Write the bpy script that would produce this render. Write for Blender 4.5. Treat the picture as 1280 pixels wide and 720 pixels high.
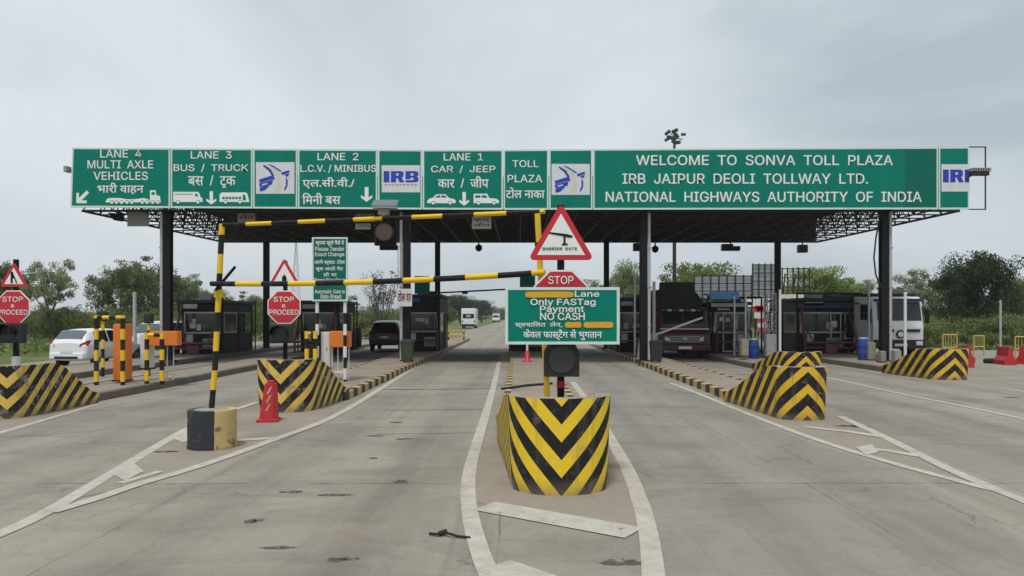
import bpy, bmesh, math, random
from mathutils import Vector, Matrix
R = math.radians
random.seed(7)
for o in list(bpy.data.objects):
    bpy.data.objects.remove(o)
scene = bpy.context.scene
COL = scene.collection

# ------------------------------------------------------------------ camera, sky, sun, exposure
F_PX, CX, HY, EYE = 924.0, 648.0, 396.0, 2.0      # focal length in photo pixels, vanishing point, eye height
cam_data = bpy.data.cameras.new("camera")
cam = bpy.data.objects.new("camera", cam_data)
COL.objects.link(cam)
scene.camera = cam
cam.location = (0, 0, EYE)
cam.rotation_euler = (R(90), 0, 0)
cam_data.sensor_width = 36.0
cam_data.lens = 36.0 * F_PX / 1280.0
cam_data.shift_x = (640 - CX) / 1280.0
cam_data.shift_y = (HY - 360) / 1280.0
cam_data.clip_start = 0.1
cam_data.clip_end = 6000

SUN_ELEV, SUN_AZ = 66.0, -14.0                     # sun high, a little behind and left of the camera
world = bpy.data.worlds.new("World")
scene.world = world
world.use_nodes = True
wt = world.node_tree
for n in list(wt.nodes):
    wt.nodes.remove(n)
def wn(t, **kw):
    n = wt.nodes.new(t)
    for k, v in kw.items():
        setattr(n, k, v)
    return n
w_out = wn('ShaderNodeOutputWorld')
w_bg = wn('ShaderNodeBackground')
w_bg.inputs[1].default_value = 0.1
w_sky = wn('ShaderNodeTexSky')
w_sky.sky_type = 'NISHITA'
w_sky.sun_disc = False
w_sky.sun_elevation = R(SUN_ELEV)
w_sky.sun_rotation = R(180 + 14)
w_sky.dust_density = 3.0
w_tc = wn('ShaderNodeTexCoord')
w_map = wn('ShaderNodeMapping')
w_map.inputs['Scale'].default_value = (1.0, 1.0, 2.1)
w_map.inputs['Location'].default_value = (0.35, 0.2, 0.1)
w_noise = wn('ShaderNodeTexNoise')
w_noise.inputs['Scale'].default_value = 1.5
w_noise.inputs['Detail'].default_value = 7.0
w_noise.inputs['Roughness'].default_value = 0.5
w_noise.inputs['Distortion'].default_value = 0.5
w_ramp = wn('ShaderNodeValToRGB')
er = w_ramp.color_ramp
er.elements[0].position = 0.37
er.elements[0].color = (0.325, 0.365, 0.395, 1)
er.elements[1].position = 0.64
er.elements[1].color = (0.53, 0.56, 0.585, 1)
e = er.elements.new(0.50)
e.color = (0.445, 0.488, 0.52, 1)
w_sc = wn('ShaderNodeVectorMath', operation='SCALE')
w_sc.inputs['Scale'].default_value = 9.4
w_mix = wn('ShaderNodeMix', data_type='RGBA')
w_mix.inputs['Factor'].default_value = 0.93
L = wt.links.new
L(w_tc.outputs['Generated'], w_map.inputs['Vector'])
L(w_map.outputs[0], w_noise.inputs['Vector'])
L(w_noise.outputs['Fac'], w_ramp.inputs[0])
L(w_ramp.outputs[0], w_sc.inputs[0])
L(w_sky.outputs[0], w_mix.inputs['A'])
L(w_sc.outputs[0], w_mix.inputs['B'])
L(w_mix.outputs['Result'], w_bg.inputs[0])
L(w_bg.outputs[0], w_out.inputs[0])

sun_data = bpy.data.lights.new("sun", 'SUN')
sun = bpy.data.objects.new("sun", sun_data)
COL.objects.link(sun)
sun_data.energy = 1.5
sun_data.angle = R(11)
sun_data.color = (1.0, 0.96, 0.90)
_e, _a = R(SUN_ELEV), R(SUN_AZ)
to_sun = Vector((math.sin(_a) * math.cos(_e), -math.cos(_a) * math.cos(_e), math.sin(_e)))
sun.rotation_euler = to_sun.to_track_quat('Z', 'Y').to_euler()

scene.render.engine = 'CYCLES'
scene.view_settings.view_transform = 'Standard'
scene.view_settings.look = 'None'
scene.view_settings.exposure = 0.62
scene.view_settings.gamma = 1.0
scene.view_settings.use_curve_mapping = False
scene.cycles.use_denoising = True
scene.cycles.max_bounces = 6
scene.cycles.diffuse_bounces = 3
scene.cycles.transparent_max_bounces = 8

# ------------------------------------------------------------------ photo pixel -> place in the world
def ground(px, py, z=0.0):
    """The place on a level surface at height z that is seen at a pixel of the photograph."""
    y = F_PX * (EYE - z) / (py - HY)
    return ((px - CX) * y / F_PX, y)
def XA(px, y):
    return (px - CX) * y / F_PX
def ZA(py, y):
    return EYE - (py - HY) * y / F_PX

# ------------------------------------------------------------------ materials
MATS = {}
def _nodes(m):
    m.use_nodes = True
    nt = m.node_tree
    return nt, nt.nodes['Principled BSDF']
def paint(name, rgb, rough=0.55, metal=0.0, dirt=0.25, scale=3.0, dirt_rgb=None, spec=0.4, bump=0.0, streak=None):
    """A painted or bare surface with uneven tone and patches of dirt."""
    if name in MATS:
        return MATS[name]
    m = bpy.data.materials.new(name)
    nt, b = _nodes(m)
    tc = nt.nodes.new('ShaderNodeTexCoord')
    n1 = nt.nodes.new('ShaderNodeTexNoise')
    n1.inputs['Scale'].default_value = scale
    n1.inputs['Detail'].default_value = 8
    n1.inputs['Roughness'].default_value = 0.65
    if streak:
        mp = nt.nodes.new('ShaderNodeMapping'); mp.inputs['Scale'].default_value = streak
        nt.links.new(tc.outputs['Object'], mp.inputs[0]); nt.links.new(mp.outputs[0], n1.inputs['Vector'])
    else:
        nt.links.new(tc.outputs['Object'], n1.inputs['Vector'])
    rp = nt.nodes.new('ShaderNodeValToRGB')
    rp.color_ramp.elements[0].position = 0.42
    rp.color_ramp.elements[1].position = 0.72
    nt.links.new(n1.outputs['Fac'], rp.inputs[0])
    mul = nt.nodes.new('ShaderNodeMath'); mul.operation = 'MULTIPLY'
    mul.inputs[1].default_value = dirt
    nt.links.new(rp.outputs[0], mul.inputs[0])
    mx = nt.nodes.new('ShaderNodeMix'); mx.data_type = 'RGBA'
    mx.inputs['A'].default_value = (*rgb, 1)
    d = dirt_rgb or tuple(c * 0.6 + (0.035 if max(rgb) > 0.06 else 0.010) for c in rgb)
    mx.inputs['B'].default_value = (*d, 1)
    nt.links.new(mul.outputs[0], mx.inputs['Factor'])
    nt.links.new(mx.outputs['Result'], b.inputs['Base Color'])
    b.inputs['Roughness'].default_value = rough
    b.inputs['Metallic'].default_value = metal
    b.inputs['Specular IOR Level'].default_value = spec
    if bump:
        bp = nt.nodes.new('ShaderNodeBump')
        bp.inputs['Strength'].default_value = bump
        bp.inputs['Distance'].default_value = 0.02
        n2 = nt.nodes.new('ShaderNodeTexNoise')
        n2.inputs['Scale'].default_value = scale * 14
        n2.inputs['Detail'].default_value = 5
        nt.links.new(tc.outputs['Object'], n2.inputs['Vector'])
        nt.links.new(n2.outputs['Fac'], bp.inputs['Height'])
        nt.links.new(bp.outputs[0], b.inputs['Normal'])
    MATS[name] = m
    return m

def striped(name, cols, period, axis='Z', phase=0.0, duty=0.5, wear=0.25, rough=0.6, uv_slope=None, wear_rgb=(0.30, 0.27, 0.22), wob=0.0):
    """Two paint colours in bands along an object axis, or in chevrons over (arc, height) coordinates; worn."""
    if name in MATS:
        return MATS[name]
    m = bpy.data.materials.new(name)
    nt, b = _nodes(m)
    nd, lk = nt.nodes.new, nt.links.new
    def math_(op, a, bb):
        n = nd('ShaderNodeMath'); n.operation = op
        for i, v in enumerate((a, bb)):
            if v is None:
                continue
            if isinstance(v, (int, float)):
                n.inputs[i].default_value = v
            else:
                lk(v, n.inputs[i])
        return n.outputs[0]
    tc = nd('ShaderNodeTexCoord')
    sep = nd('ShaderNodeSeparateXYZ')
    noi = nd('ShaderNodeTexNoise')
    noi.inputs['Scale'].default_value = 5.0
    noi.inputs['Detail'].default_value = 9
    noi.inputs['Roughness'].default_value = 0.7
    lk(tc.outputs['Object'], noi.inputs['Vector'])
    if uv_slope is None:
        lk(tc.outputs['Object'], sep.inputs[0])
        v = sep.outputs[axis]
    else:
        uv = nd('ShaderNodeUVMap')
        lk(uv.outputs[0], sep.inputs[0])
        v = math_('SUBTRACT', sep.outputs['Y'], math_('MULTIPLY', math_('ABSOLUTE', sep.outputs['X'], None), uv_slope))
    v = math_('ADD', math_('DIVIDE', v, period), phase)
    if wob:
        v = math_('ADD', v, math_('MULTIPLY', math_('SUBTRACT', noi.outputs['Fac'], 0.5), wob))
    s = math_('LESS_THAN', math_('FRACT', math_('ADD', v, 50.0), None), duty)
    mx = nd('ShaderNodeMix'); mx.data_type = 'RGBA'
    lk(s, mx.inputs['Factor'])
    mx.inputs['A'].default_value = (*cols[0], 1)
    mx.inputs['B'].default_value = (*cols[1], 1)
    rp = nd('ShaderNodeValToRGB')
    rp.color_ramp.elements[0].position = 0.55
    rp.color_ramp.elements[1].position = 0.68
    lk(noi.outputs['Fac'], rp.inputs[0])
    n3 = nd('ShaderNodeTexNoise'); n3.inputs['Scale'].default_value = 1.3; n3.inputs['Detail'].default_value = 4
    lk(tc.outputs['Object'], n3.inputs['Vector'])
    w = math_('MULTIPLY', math_('MULTIPLY', rp.outputs[0], n3.outputs['Fac']), wear * 2)
    mx2 = nd('ShaderNodeMix'); mx2.data_type = 'RGBA'
    lk(w, mx2.inputs['Factor'])
    lk(mx.outputs['Result'], mx2.inputs['A'])
    mx2.inputs['B'].default_value = (*wear_rgb, 1)
    res = mx2.outputs['Result']
    if uv_slope is not None:                             # road grime splashed on the foot, rubbed rim at the top edge
        mr = nd('ShaderNodeMapRange'); mr.inputs['From Min'].default_value = 0.20; mr.inputs['From Max'].default_value = 0.0
        lk(sep.outputs['Y'], mr.inputs['Value'])
        gm = math_('MULTIPLY', mr.outputs[0], math_('ADD', noi.outputs['Fac'], 0.15))
        mx3 = nd('ShaderNodeMix'); mx3.data_type = 'RGBA'
        lk(gm, mx3.inputs['Factor']); lk(res, mx3.inputs['A']); mx3.inputs['B'].default_value = (0.17, 0.14, 0.105, 1)
        # thin vertical run marks
        mp = nd('ShaderNodeMapping'); mp.inputs['Scale'].default_value = (9, 9, 0.8)
        n5 = nd('ShaderNodeTexNoise'); n5.inputs['Scale'].default_value = 1.0; n5.inputs['Detail'].default_value = 6
        lk(tc.outputs['Object'], mp.inputs[0]); lk(mp.outputs[0], n5.inputs['Vector'])
        r5 = nd('ShaderNodeMapRange'); r5.inputs['From Min'].default_value = 0.54; r5.inputs['From Max'].default_value = 0.72; r5.inputs['To Max'].default_value = min(0.6, 0.2 + wear * 0.3)
        lk(n5.outputs['Fac'], r5.inputs['Value'])
        mx4 = nd('ShaderNodeMix'); mx4.data_type = 'RGBA'
        lk(r5.outputs[0], mx4.inputs['Factor']); lk(mx3.outputs['Result'], mx4.inputs['A']); mx4.inputs['B'].default_value = (0.13, 0.11, 0.085, 1)
        res = mx4.outputs['Result']
        bp = nd('ShaderNodeBump'); bp.inputs['Strength'].default_value = 0.35; bp.inputs['Distance'].default_value = 0.02
        n6 = nd('ShaderNodeTexNoise'); n6.inputs['Scale'].default_value = 9; n6.inputs['Detail'].default_value = 8
        lk(tc.outputs['Object'], n6.inputs['Vector']); lk(n6.outputs['Fac'], bp.inputs['Height']); lk(bp.outputs[0], b.inputs['Normal'])
    lk(res, b.inputs['Base Color'])
    b.inputs['Roughness'].default_value = rough
    b.inputs['Specular IOR Level'].default_value = 0.3
    MATS[name] = m
    return m

def leafy(name, a, b_, transl=0.25):
    """Foliage: tone differs from leaf clump to leaf clump, some light comes through."""
    if name in MATS:
        return MATS[name]
    m = bpy.data.materials.new(name)
    nt, b = _nodes(m)
    nd, lk = nt.nodes.new, nt.links.new
    tc = nd('ShaderNodeTexCoord')
    oi = nd('ShaderNodeObjectInfo')
    n1 = nd('ShaderNodeTexNoise'); n1.inputs['Scale'].default_value = 1.1; n1.inputs['Detail'].default_value = 6
    lk(tc.outputs['Object'], n1.inputs['Vector'])
    rp = nd('ShaderNodeValToRGB')
    rp.color_ramp.elements[0].position = 0.34; rp.color_ramp.elements[0].color = (*a, 1)
    rp.color_ramp.elements[1].position = 0.66; rp.color_ramp.elements[1].color = (*b_, 1)
    lk(n1.outputs['Fac'], rp.inputs[0])
    hs = nd('ShaderNodeHueSaturation')
    mr = nd('ShaderNodeMapRange'); mr.inputs['To Min'].default_value = 0.75; mr.inputs['To Max'].default_value = 1.25
    lk(oi.outputs['Random'], mr.inputs['Value'])
    lk(mr.outputs[0], hs.inputs['Value'])
    lk(rp.outputs[0], hs.inputs['Color'])
    lk(hs.outputs[0], b.inputs['Base Color'])
    b.inputs['Roughness'].default_value = 0.75
    b.inputs['Specular IOR Level'].default_value = 0.15
    tr = nd('ShaderNodeBsdfTranslucent')
    lk(hs.outputs[0], tr.inputs['Color'])
    ms = nd('ShaderNodeMixShader'); ms.inputs[0].default_value = transl
    lk(b.outputs[0], ms.inputs[1]); lk(tr.outputs[0], ms.inputs[2])
    lk(ms.outputs[0], nt.nodes['Material Output'].inputs['Surface'])
    MATS[name] = m
    return m

YEL, BLK = (0.78, 0.50, 0.025), (0.012, 0.012, 0.014)
M_GREEN = paint('sign_green', (0.001, 0.20, 0.145), 0.6, dirt=0.55, scale=1.0, dirt_rgb=(0.006, 0.135, 0.10), spec=0.12, streak=(2.2, 1, 0.35))
M_GREEN_DARK = paint('sign_green_dark', (0.002, 0.135, 0.10), 0.6, dirt=0.25, scale=1.2, spec=0.15)
M_WHITE = paint('sign_white', (0.80, 0.82, 0.80), 0.45, dirt=0.25, scale=4, dirt_rgb=(0.58, 0.62, 0.58))
M_MINT = paint('faded_white_rim', (0.60, 0.74, 0.68), 0.5, dirt=0.4, scale=3)
M_LOGOBOARD = paint('logo_board_white', (0.66, 0.68, 0.70), 0.5, dirt=0.3, scale=3)
M_BLUE = paint('logo_blue', (0.02, 0.045, 0.42), 0.5, dirt=0.15)
M_SAND = paint('logo_sand', (0.62, 0.60, 0.48), 0.5, dirt=0.1)
M_REDLOGO = paint('logo_red', (0.42, 0.04, 0.08), 0.5, dirt=0.1)
M_RED = paint('sign_red', (0.56, 0.022, 0.035), 0.45, dirt=0.35, scale=4, dirt_rgb=(0.38, 0.03, 0.045))
M_YELLOW = paint('yellow_paint', YEL, 0.55, dirt=0.3, scale=5)
M_ORANGE = paint('orange_paint', (0.72, 0.20, 0.025), 0.5, dirt=0.25, scale=5, dirt_rgb=(0.5, 0.16, 0.05))
M_BLACK = paint('black_steel', (0.008, 0.008, 0.009), 0.6, dirt=0.4, scale=4, spec=0.2)
M_DARK = paint('dark_brown_steel', (0.022, 0.018, 0.016), 0.65, dirt=0.5, scale=2)
M_ROOF = paint('rusty_roof_sheet', (0.10, 0.082, 0.066), 0.8, dirt=0.6, scale=0.7, dirt_rgb=(0.05, 0.038, 0.03))
M_TRUSS = paint('truss_steel', (0.045, 0.038, 0.036), 0.6, dirt=0.4, scale=1.5)
M_GREYPIPE = paint('grey_plastic_pipe', (0.42, 0.42, 0.42), 0.5, dirt=0.4, scale=3)
M_WHITEPOLE = paint('white_pole_paint', (0.66, 0.66, 0.64), 0.55, dirt=0.4, scale=4)
M_STEEL = paint('galvanised_steel', (0.38, 0.39, 0.40), 0.45, metal=0.5, dirt=0.3, scale=3)
M_GREYBOX = paint('grey_box_paint', (0.30, 0.31, 0.30), 0.6, dirt=0.4, scale=4)
M_GLASS = paint('dark_glass', (0.012, 0.016, 0.020), 0.08, dirt=0.05, spec=0.6)
M_GLASSPALE = paint('sky_reflecting_glass', (0.10, 0.13, 0.15), 0.08, dirt=0.1, spec=0.8)
M_RUBBER = paint('rubber', (0.02, 0.02, 0.02), 0.85, dirt=0.5, scale=6)
M_CARWHITE = paint('car_white_paint', (0.74, 0.76, 0.78), 0.25, dirt=0.15, scale=2, spec=0.5)
M_CARBLACK = paint('car_black_paint', (0.012, 0.013, 0.016), 0.2, dirt=0.2, scale=2, spec=0.5)
M_TAIL = paint('tail_lamp_red', (0.42, 0.012, 0.03), 0.2, dirt=0.1)
M_LENS = paint('clear_lamp_lens', (0.62, 0.64, 0.64), 0.15, dirt=0.15)
M_PLATE = paint('number_plate_white', (0.68, 0.68, 0.66), 0.5, dirt=0.2)
M_MAROON = paint('maroon_truck_paint', (0.06, 0.010, 0.014), 0.35, dirt=0.35, scale=3)
M_TARP = paint('black_tarpaulin', (0.018, 0.016, 0.015), 0.7, dirt=0.5, scale=2, bump=0.3)
M_TRUCKWHITE = paint('truck_white_paint', (0.76, 0.78, 0.80), 0.4, dirt=0.35, scale=2)
M_PLASTIC_RED = paint('red_plastic', (0.46, 0.022, 0.03), 0.5, dirt=0.4, scale=6, dirt_rgb=(0.33, 0.03, 0.04))
M_BIN_GREEN = paint('dark_green_plastic', (0.035, 0.06, 0.03), 0.55, dirt=0.4, scale=5)
M_BIN_BLACK = paint('charcoal_plastic', (0.022, 0.026, 0.026), 0.55, dirt=0.4, scale=5)
M_BIN_BLUE = paint('blue_plastic', (0.012, 0.055, 0.27), 0.5, dirt=0.3, scale=5)
M_AWNING = paint('blue_awning_sheet', (0.10, 0.28, 0.62), 0.5, dirt=0.3, scale=2)
M_DKRED = paint('dark_red_steel', (0.14, 0.028, 0.03), 0.55, dirt=0.4, scale=5)
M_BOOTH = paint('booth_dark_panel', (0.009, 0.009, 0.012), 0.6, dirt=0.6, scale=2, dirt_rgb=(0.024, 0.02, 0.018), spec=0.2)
M_FRAMEWHITE = paint('window_frame_white', (0.42, 0.42, 0.42), 0.5, dirt=0.4, scale=5)
M_BILLBOARD = paint('billboard_grey_sheet', (0.30, 0.33, 0.36), 0.6, dirt=0.5, scale=0.8)
M_BARK = paint('tree_bark', (0.075, 0.058, 0.045), 0.9, dirt=0.5, scale=3, bump=0.5)
M_CONC = paint('bare_concrete', (0.29, 0.265, 0.225), 0.9, dirt=0.55, scale=2.5, dirt_rgb=(0.17, 0.15, 0.125), bump=0.5)
M_TALUS = paint('dry_soil_fill', (0.24, 0.19, 0.14), 0.95, dirt=0.6, scale=3, bump=0.6)
M_KERBGREY = paint('kerb_concrete', (0.16, 0.14, 0.115), 0.9, dirt=0.6, scale=2, dirt_rgb=(0.08, 0.07, 0.06), bump=0.5)
M_CHEV_V = striped('chevron_paint_down', ((0.83, 0.58, 0.03), BLK), 0.40, uv_slope=1.2, duty=0.5, wear=0.45, wob=0.035)
M_CHEV_V2 = striped('worn_chevron_paint_down', ((0.72, 0.49, 0.10), BLK), 0.42, uv_slope=1.05, duty=0.52, wear=1.2, wob=0.09, phase=0.1)
M_CHEV_A = striped('worn_chevron_paint_up', ((0.74, 0.46, 0.03), BLK), 0.42, uv_slope=-1.0, duty=0.56, wear=0.7, wob=0.07, phase=0.3)
M_POST_YB = striped('post_yellow_black', (YEL, BLK), 0.60, 'Z', phase=0.05, wear=0.12)
M_POST_YB_SHORT = striped('short_post_yellow_black', (YEL, BLK), 0.56, 'Z', phase=0.0, wear=0.2)
M_BAR_YB = striped('bar_yellow_black', (YEL, (0.006, 0.006, 0.007)), 0.94, 'X', phase=0.0, wear=0.08)
M_BAR_YB_SHORT = striped('short_bar_yellow_black', (YEL, BLK), 0.36, 'X', phase=0.0, wear=0.15)
M_POST_BW = striped('post_black_white', ((0.70, 0.70, 0.68), BLK), 0.62, 'Z', phase=0.1, wear=0.2)
M_KERB_YB = striped('kerb_yellow_black', ((0.46, 0.34, 0.13), (0.03, 0.028, 0.025)), 0.92, 'Y', wear=0.8, wob=0.02)
M_DRUM = striped('drum_black_cream', ((0.03, 0.034, 0.042), (0.52, 0.38, 0.16)), 4.0, 'X', phase=0.0, wear=1.3, wob=0.012, wear_rgb=(0.11, 0.095, 0.07))

# ------------------------------------------------------------------ mesh building
class MB:
    """Collects shapes; build() links them as ONE mesh object."""
    def __init__(self):
        self.v, self.f, self.mi, self.uv, self.sm, self.mats = [], [], [], [], [], []
    def _m(self, m):
        if m not in self.mats:
            self.mats.append(m)
        return self.mats.index(m)
    def add(self, verts, faces, m, uvs=None, smooth=False):
        b = len(self.v)
        self.v.extend([tuple(p) for p in verts])
        k = self._m(m)
        for f in faces:
            self.f.append([i + b for i in f]); self.mi.append(k); self.sm.append(smooth)
            self.uv.append([uvs[i] for i in f] if uvs else None)
        return self
    def box(self, x0, x1, y0, y1, z0, z1, m, bev=0.0):
        if bev > 0:
            bm = bmesh.new()
            bmesh.ops.create_cube(bm, size=1.0)
            for v in bm.verts:
                v.co = Vector(((x0 + x1) / 2 + v.co.x * (x1 - x0), (y0 + y1) / 2 + v.co.y * (y1 - y0), (z0 + z1) / 2 + v.co.z * (z1 - z0)))
            bmesh.ops.bevel(bm, geom=bm.edges[:], offset=bev, segments=2, affect='EDGES', profile=0.6)
            return self.bm(bm, m)
        v = [(x0, y0, z0), (x1, y0, z0), (x1, y1, z0), (x0, y1, z0), (x0, y0, z1), (x1, y0, z1), (x1, y1, z1), (x0, y1, z1)]
        return self.add(v, [(3, 2, 1, 0), (4, 5, 6, 7), (0, 1, 5, 4), (1, 2, 6, 5), (2, 3, 7, 6), (3, 0, 4, 7)], m)
    def bm(self, bm, m, mat=None, smooth=False):
        bm.verts.ensure_lookup_table()
        for i, v in enumerate(bm.verts):
            v.index = i
        co = [(mat @ v.co if mat else v.co) for v in bm.verts]
        self.add(co, [[v.index for v in f.verts] for f in bm.faces], m, smooth=smooth)
        bm.free()
        return self
    def tube(self, p, q, r, m, n=8, r2=None, caps=True, smooth=True):
        p, q = Vector(p), Vector(q)
        d = q - p
        if d.length < 1e-6:
            return self
        r2 = r if r2 is None else r2
        z = d.normalized()
        a = Vector((0, 0, 1)) if abs(z.z) < 0.9 else Vector((1, 0, 0))
        x = a.cross(z).normalized(); y = z.cross(x)
        vs = []
        for c, rr in ((p, r), (q, r2)):
            for i in range(n):
                t = 2 * math.pi * (i + 0.5) / n
                vs.append(c + x * (rr * math.cos(t)) + y * (rr * math.sin(t)))
        self.add(vs, [(i, (i + 1) % n, n + (i + 1) % n, n + i) for i in range(n)], m, smooth=smooth and n > 4)
        if caps:
            self.add(vs[:n], [tuple(range(n - 1, -1, -1))], m)
            self.add(vs[n:], [tuple(range(n))], m)
        return self
    def path(self, pts, r, m, n=8, r2=None):
        k = len(pts) - 1
        for i in range(k):
            a = r if r2 is None else r + (r2 - r) * i / k
            b = r if r2 is None else r + (r2 - r) * (i + 1) / k
            self.tube(pts[i], pts[i + 1], a, m, n, b)
        return self
    def lathe(self, prof, m, n=20, c=(0, 0), smooth=True):
        """prof: (radius, z) from bottom to top about a vertical axis."""
        vs = []
        for r, z in prof:
            for i in range(n):
                t = 2 * math.pi * i / n
                vs.append((c[0] + r * math.cos(t), c[1] + r * math.sin(t), z))
        fs = []
        for k in range(len(prof) - 1):
            for i in range(n):
                fs.append((k * n + i, k * n + (i + 1) % n, (k + 1) * n + (i + 1) % n, (k + 1) * n + i))
        self.add(vs, fs, m, smooth=smooth)
        top = (len(prof) - 1) * n
        self.add(vs[:n], [tuple(range(n - 1, -1, -1))], m)
        self.add(vs[top:], [tuple(range(n))], m)
        return self
    def plate(self, pts, y, th, m):
        """A flat outline in the XZ plane (counter-clockwise seen from -Y), front face at y, th thick backwards."""
        n = len(pts)
        a = [(x, y, z) for x, z in pts]
        b = [(x, y + th, z) for x, z in pts]
        self.add(a, [tuple(range(n))], m)
        self.add(b, [tuple(range(n - 1, -1, -1))], m)
        self.add(a + b, [(i, n + i, n + (i + 1) % n, (i + 1) % n) for i in range(n)], m)
        return self
    def rect(self, x0, x1, z0, z1, y, m, th=0.003):
        return self.plate([(x0, z0), (x1, z0), (x1, z1), (x0, z1)], y, th, m)
    def disc(self, cx, cz, r, y, m, n=20, th=0.003, rz=None):
        return self.plate([(cx + r * math.cos(2 * math.pi * i / n), cz + (rz or r) * math.sin(2 * math.pi * i / n)) for i in range(n)], y, th, m)
    def ring(self, outer, inner, y, th, m):
        """A frame between two outlines with the same number of corners."""
        n = len(outer)
        vs = [(x, y, z) for x, z in outer] + [(x, y, z) for x, z in inner] + [(x, y + th, z) for x, z in outer] + [(x, y + th, z) for x, z in inner]
        fs = []
        for i in range(n):
            j = (i + 1) % n
            fs += [(i, j, n + j, n + i), (2 * n + i, 3 * n + i, 3 * n + j, 2 * n + j), (i, 2 * n + i, 2 * n + j, j), (n + i, n + j, 3 * n + j, 3 * n + i)]
        return self.add(vs, fs, m)
    def build(self, name, parent=None, loc=None, rotz=None):
        me = bpy.data.meshes.new(name)
        me.from_pydata(self.v, [], self.f)
        for m in self.mats:
            me.materials.append(m)
        me.polygons.foreach_set('material_index', self.mi)
        me.polygons.foreach_set('use_smooth', self.sm)
        if any(u for u in self.uv):
            lay = me.uv_layers.new(name='UVMap')
            k = 0
            for u, f in zip(self.uv, self.f):
                for i in range(len(f)):
                    lay.data[k].uv = u[i] if u else (0, 0)
                    k += 1
        me.update()
        o = bpy.data.objects.new(name, me)
        COL.objects.link(o)
        if parent:
            o.parent = parent
        if loc is not None:
            o.location = loc
        if rotz is not None:
            o.rotation_euler = (0, 0, rotz)
        return o

def tag(o, label, cat, group=None):
    o['label'] = label; o['category'] = cat
    if group:
        o['group'] = group
    return o
def thing(name, label, cat, loc=(0, 0, 0), rotz=0.0, group=None):
    o = bpy.data.objects.new(name, None)
    o.empty_display_size = 0.2
    COL.objects.link(o)
    o.location = loc; o.rotation_euler = (0, 0, rotz)
    return tag(o, label, cat, group)
def structure(o):
    o['kind'] = 'structure'
    return o
def stuff(o):
    o['kind'] = 'stuff'
    return o
def copy_tree(o, parent=None):
    c = o.copy(); COL.objects.link(c)
    if parent:
        c.parent = parent
    for ch in list(o.children):
        copy_tree(ch, c)
    return c

# ------------------------------------------------------------------ lettering
_TXT = {}
try:                                                   # the plain grotesque that comes with Blender, else its default face
    import os
    SANS = bpy.data.fonts.load(os.path.join(bpy.utils.system_resource('DATAFILES', path='fonts'), 'Inter.woff2'))
except Exception:
    SANS = None
def glyphs(s, bold):
    key = (s, bold)
    if key in _TXT:
        return _TXT[key]
    deva = any(0x900 <= ord(c) < 0x980 for c in s)
    cu = bpy.data.curves.new('lettering', 'FONT')
    cu.body = s
    cu.resolution_u = 3
    cu.offset = 0.0
    if SANS and not deva:
        cu.font = SANS
    o = bpy.data.objects.new('lettering', cu)
    me = o.to_mesh()
    vs = [(v.co.x, v.co.y) for v in me.vertices]
    fs = [tuple(p.vertices) for p in me.polygons]
    o.to_mesh_clear()
    bpy.data.objects.remove(o); bpy.data.curves.remove(cu)
    x0, x1 = min(v[0] for v in vs), max(v[0] for v in vs)
    y0, y1 = min(v[1] for v in vs), max(v[1] for v in vs)
    r = ([((x - x0) / (x1 - x0), (y - y0) / (y1 - y0)) for x, y in vs], fs, deva, (x1 - x0) / (y1 - y0))
    _TXT[key] = r
    return r
def write(mb, s, x0, x1, z0, z1, y, m, bold=0.022):
    """Lettering stretched to fill a box on a board whose front is at y (reads from -Y)."""
    vs, fs, deva, _ = glyphs(s, bold)
    w, h = x1 - x0, z1 - z0
    t = (0.03 if deva else bold * 1.8) * h
    shifts = [(0, 0), (t, 0), (0, t), (t, t)] if deva else [(-t / 2, 0), (t / 2, 0), (0, t / 3), (0, -t / 3)]
    if not deva:
        x0 += t / 2; w -= t
    for k, (dx, dz) in enumerate(shifts):
        mb.add([(x0 + u * w + dx, y - 0.004 - (0.0028 if h > 0.25 else 0.0012) * k, z0 + v * h + dz) for u, v in vs], fs, m)
    return mb
# ------------------------------------------------------------------ ground, road, islands, markings
def earth_material():
    m = bpy.data.materials.new('earth_and_grass')
    nt, b = _nodes(m)
    nd, lk = nt.nodes.new, nt.links.new
    tc = nd('ShaderNodeTexCoord')
    a = nd('ShaderNodeTexNoise'); a.inputs['Scale'].default_value = 0.09; a.inputs['Detail'].default_value = 9; a.inputs['Roughness'].default_value = 0.7
    lk(tc.outputs['Object'], a.inputs['Vector'])
    r = nd('ShaderNodeValToRGB')
    r.color_ramp.elements[0].position = 0.40; r.color_ramp.elements[0].color = (0.075, 0.115, 0.03, 1)
    r.color_ramp.elements[1].position = 0.62; r.color_ramp.elements[1].color = (0.21, 0.18, 0.125, 1)
    e = r.color_ramp.elements.new(0.52); e.color = (0.12, 0.15, 0.05, 1)
    lk(a.outputs['Fac'], r.inputs[0])
    lk(r.outputs[0], b.inputs['Base Color'])
    b.inputs['Roughness'].default_value = 1.0
    b.inputs['Specular IOR Level'].default_value = 0.1
    return m

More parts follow.
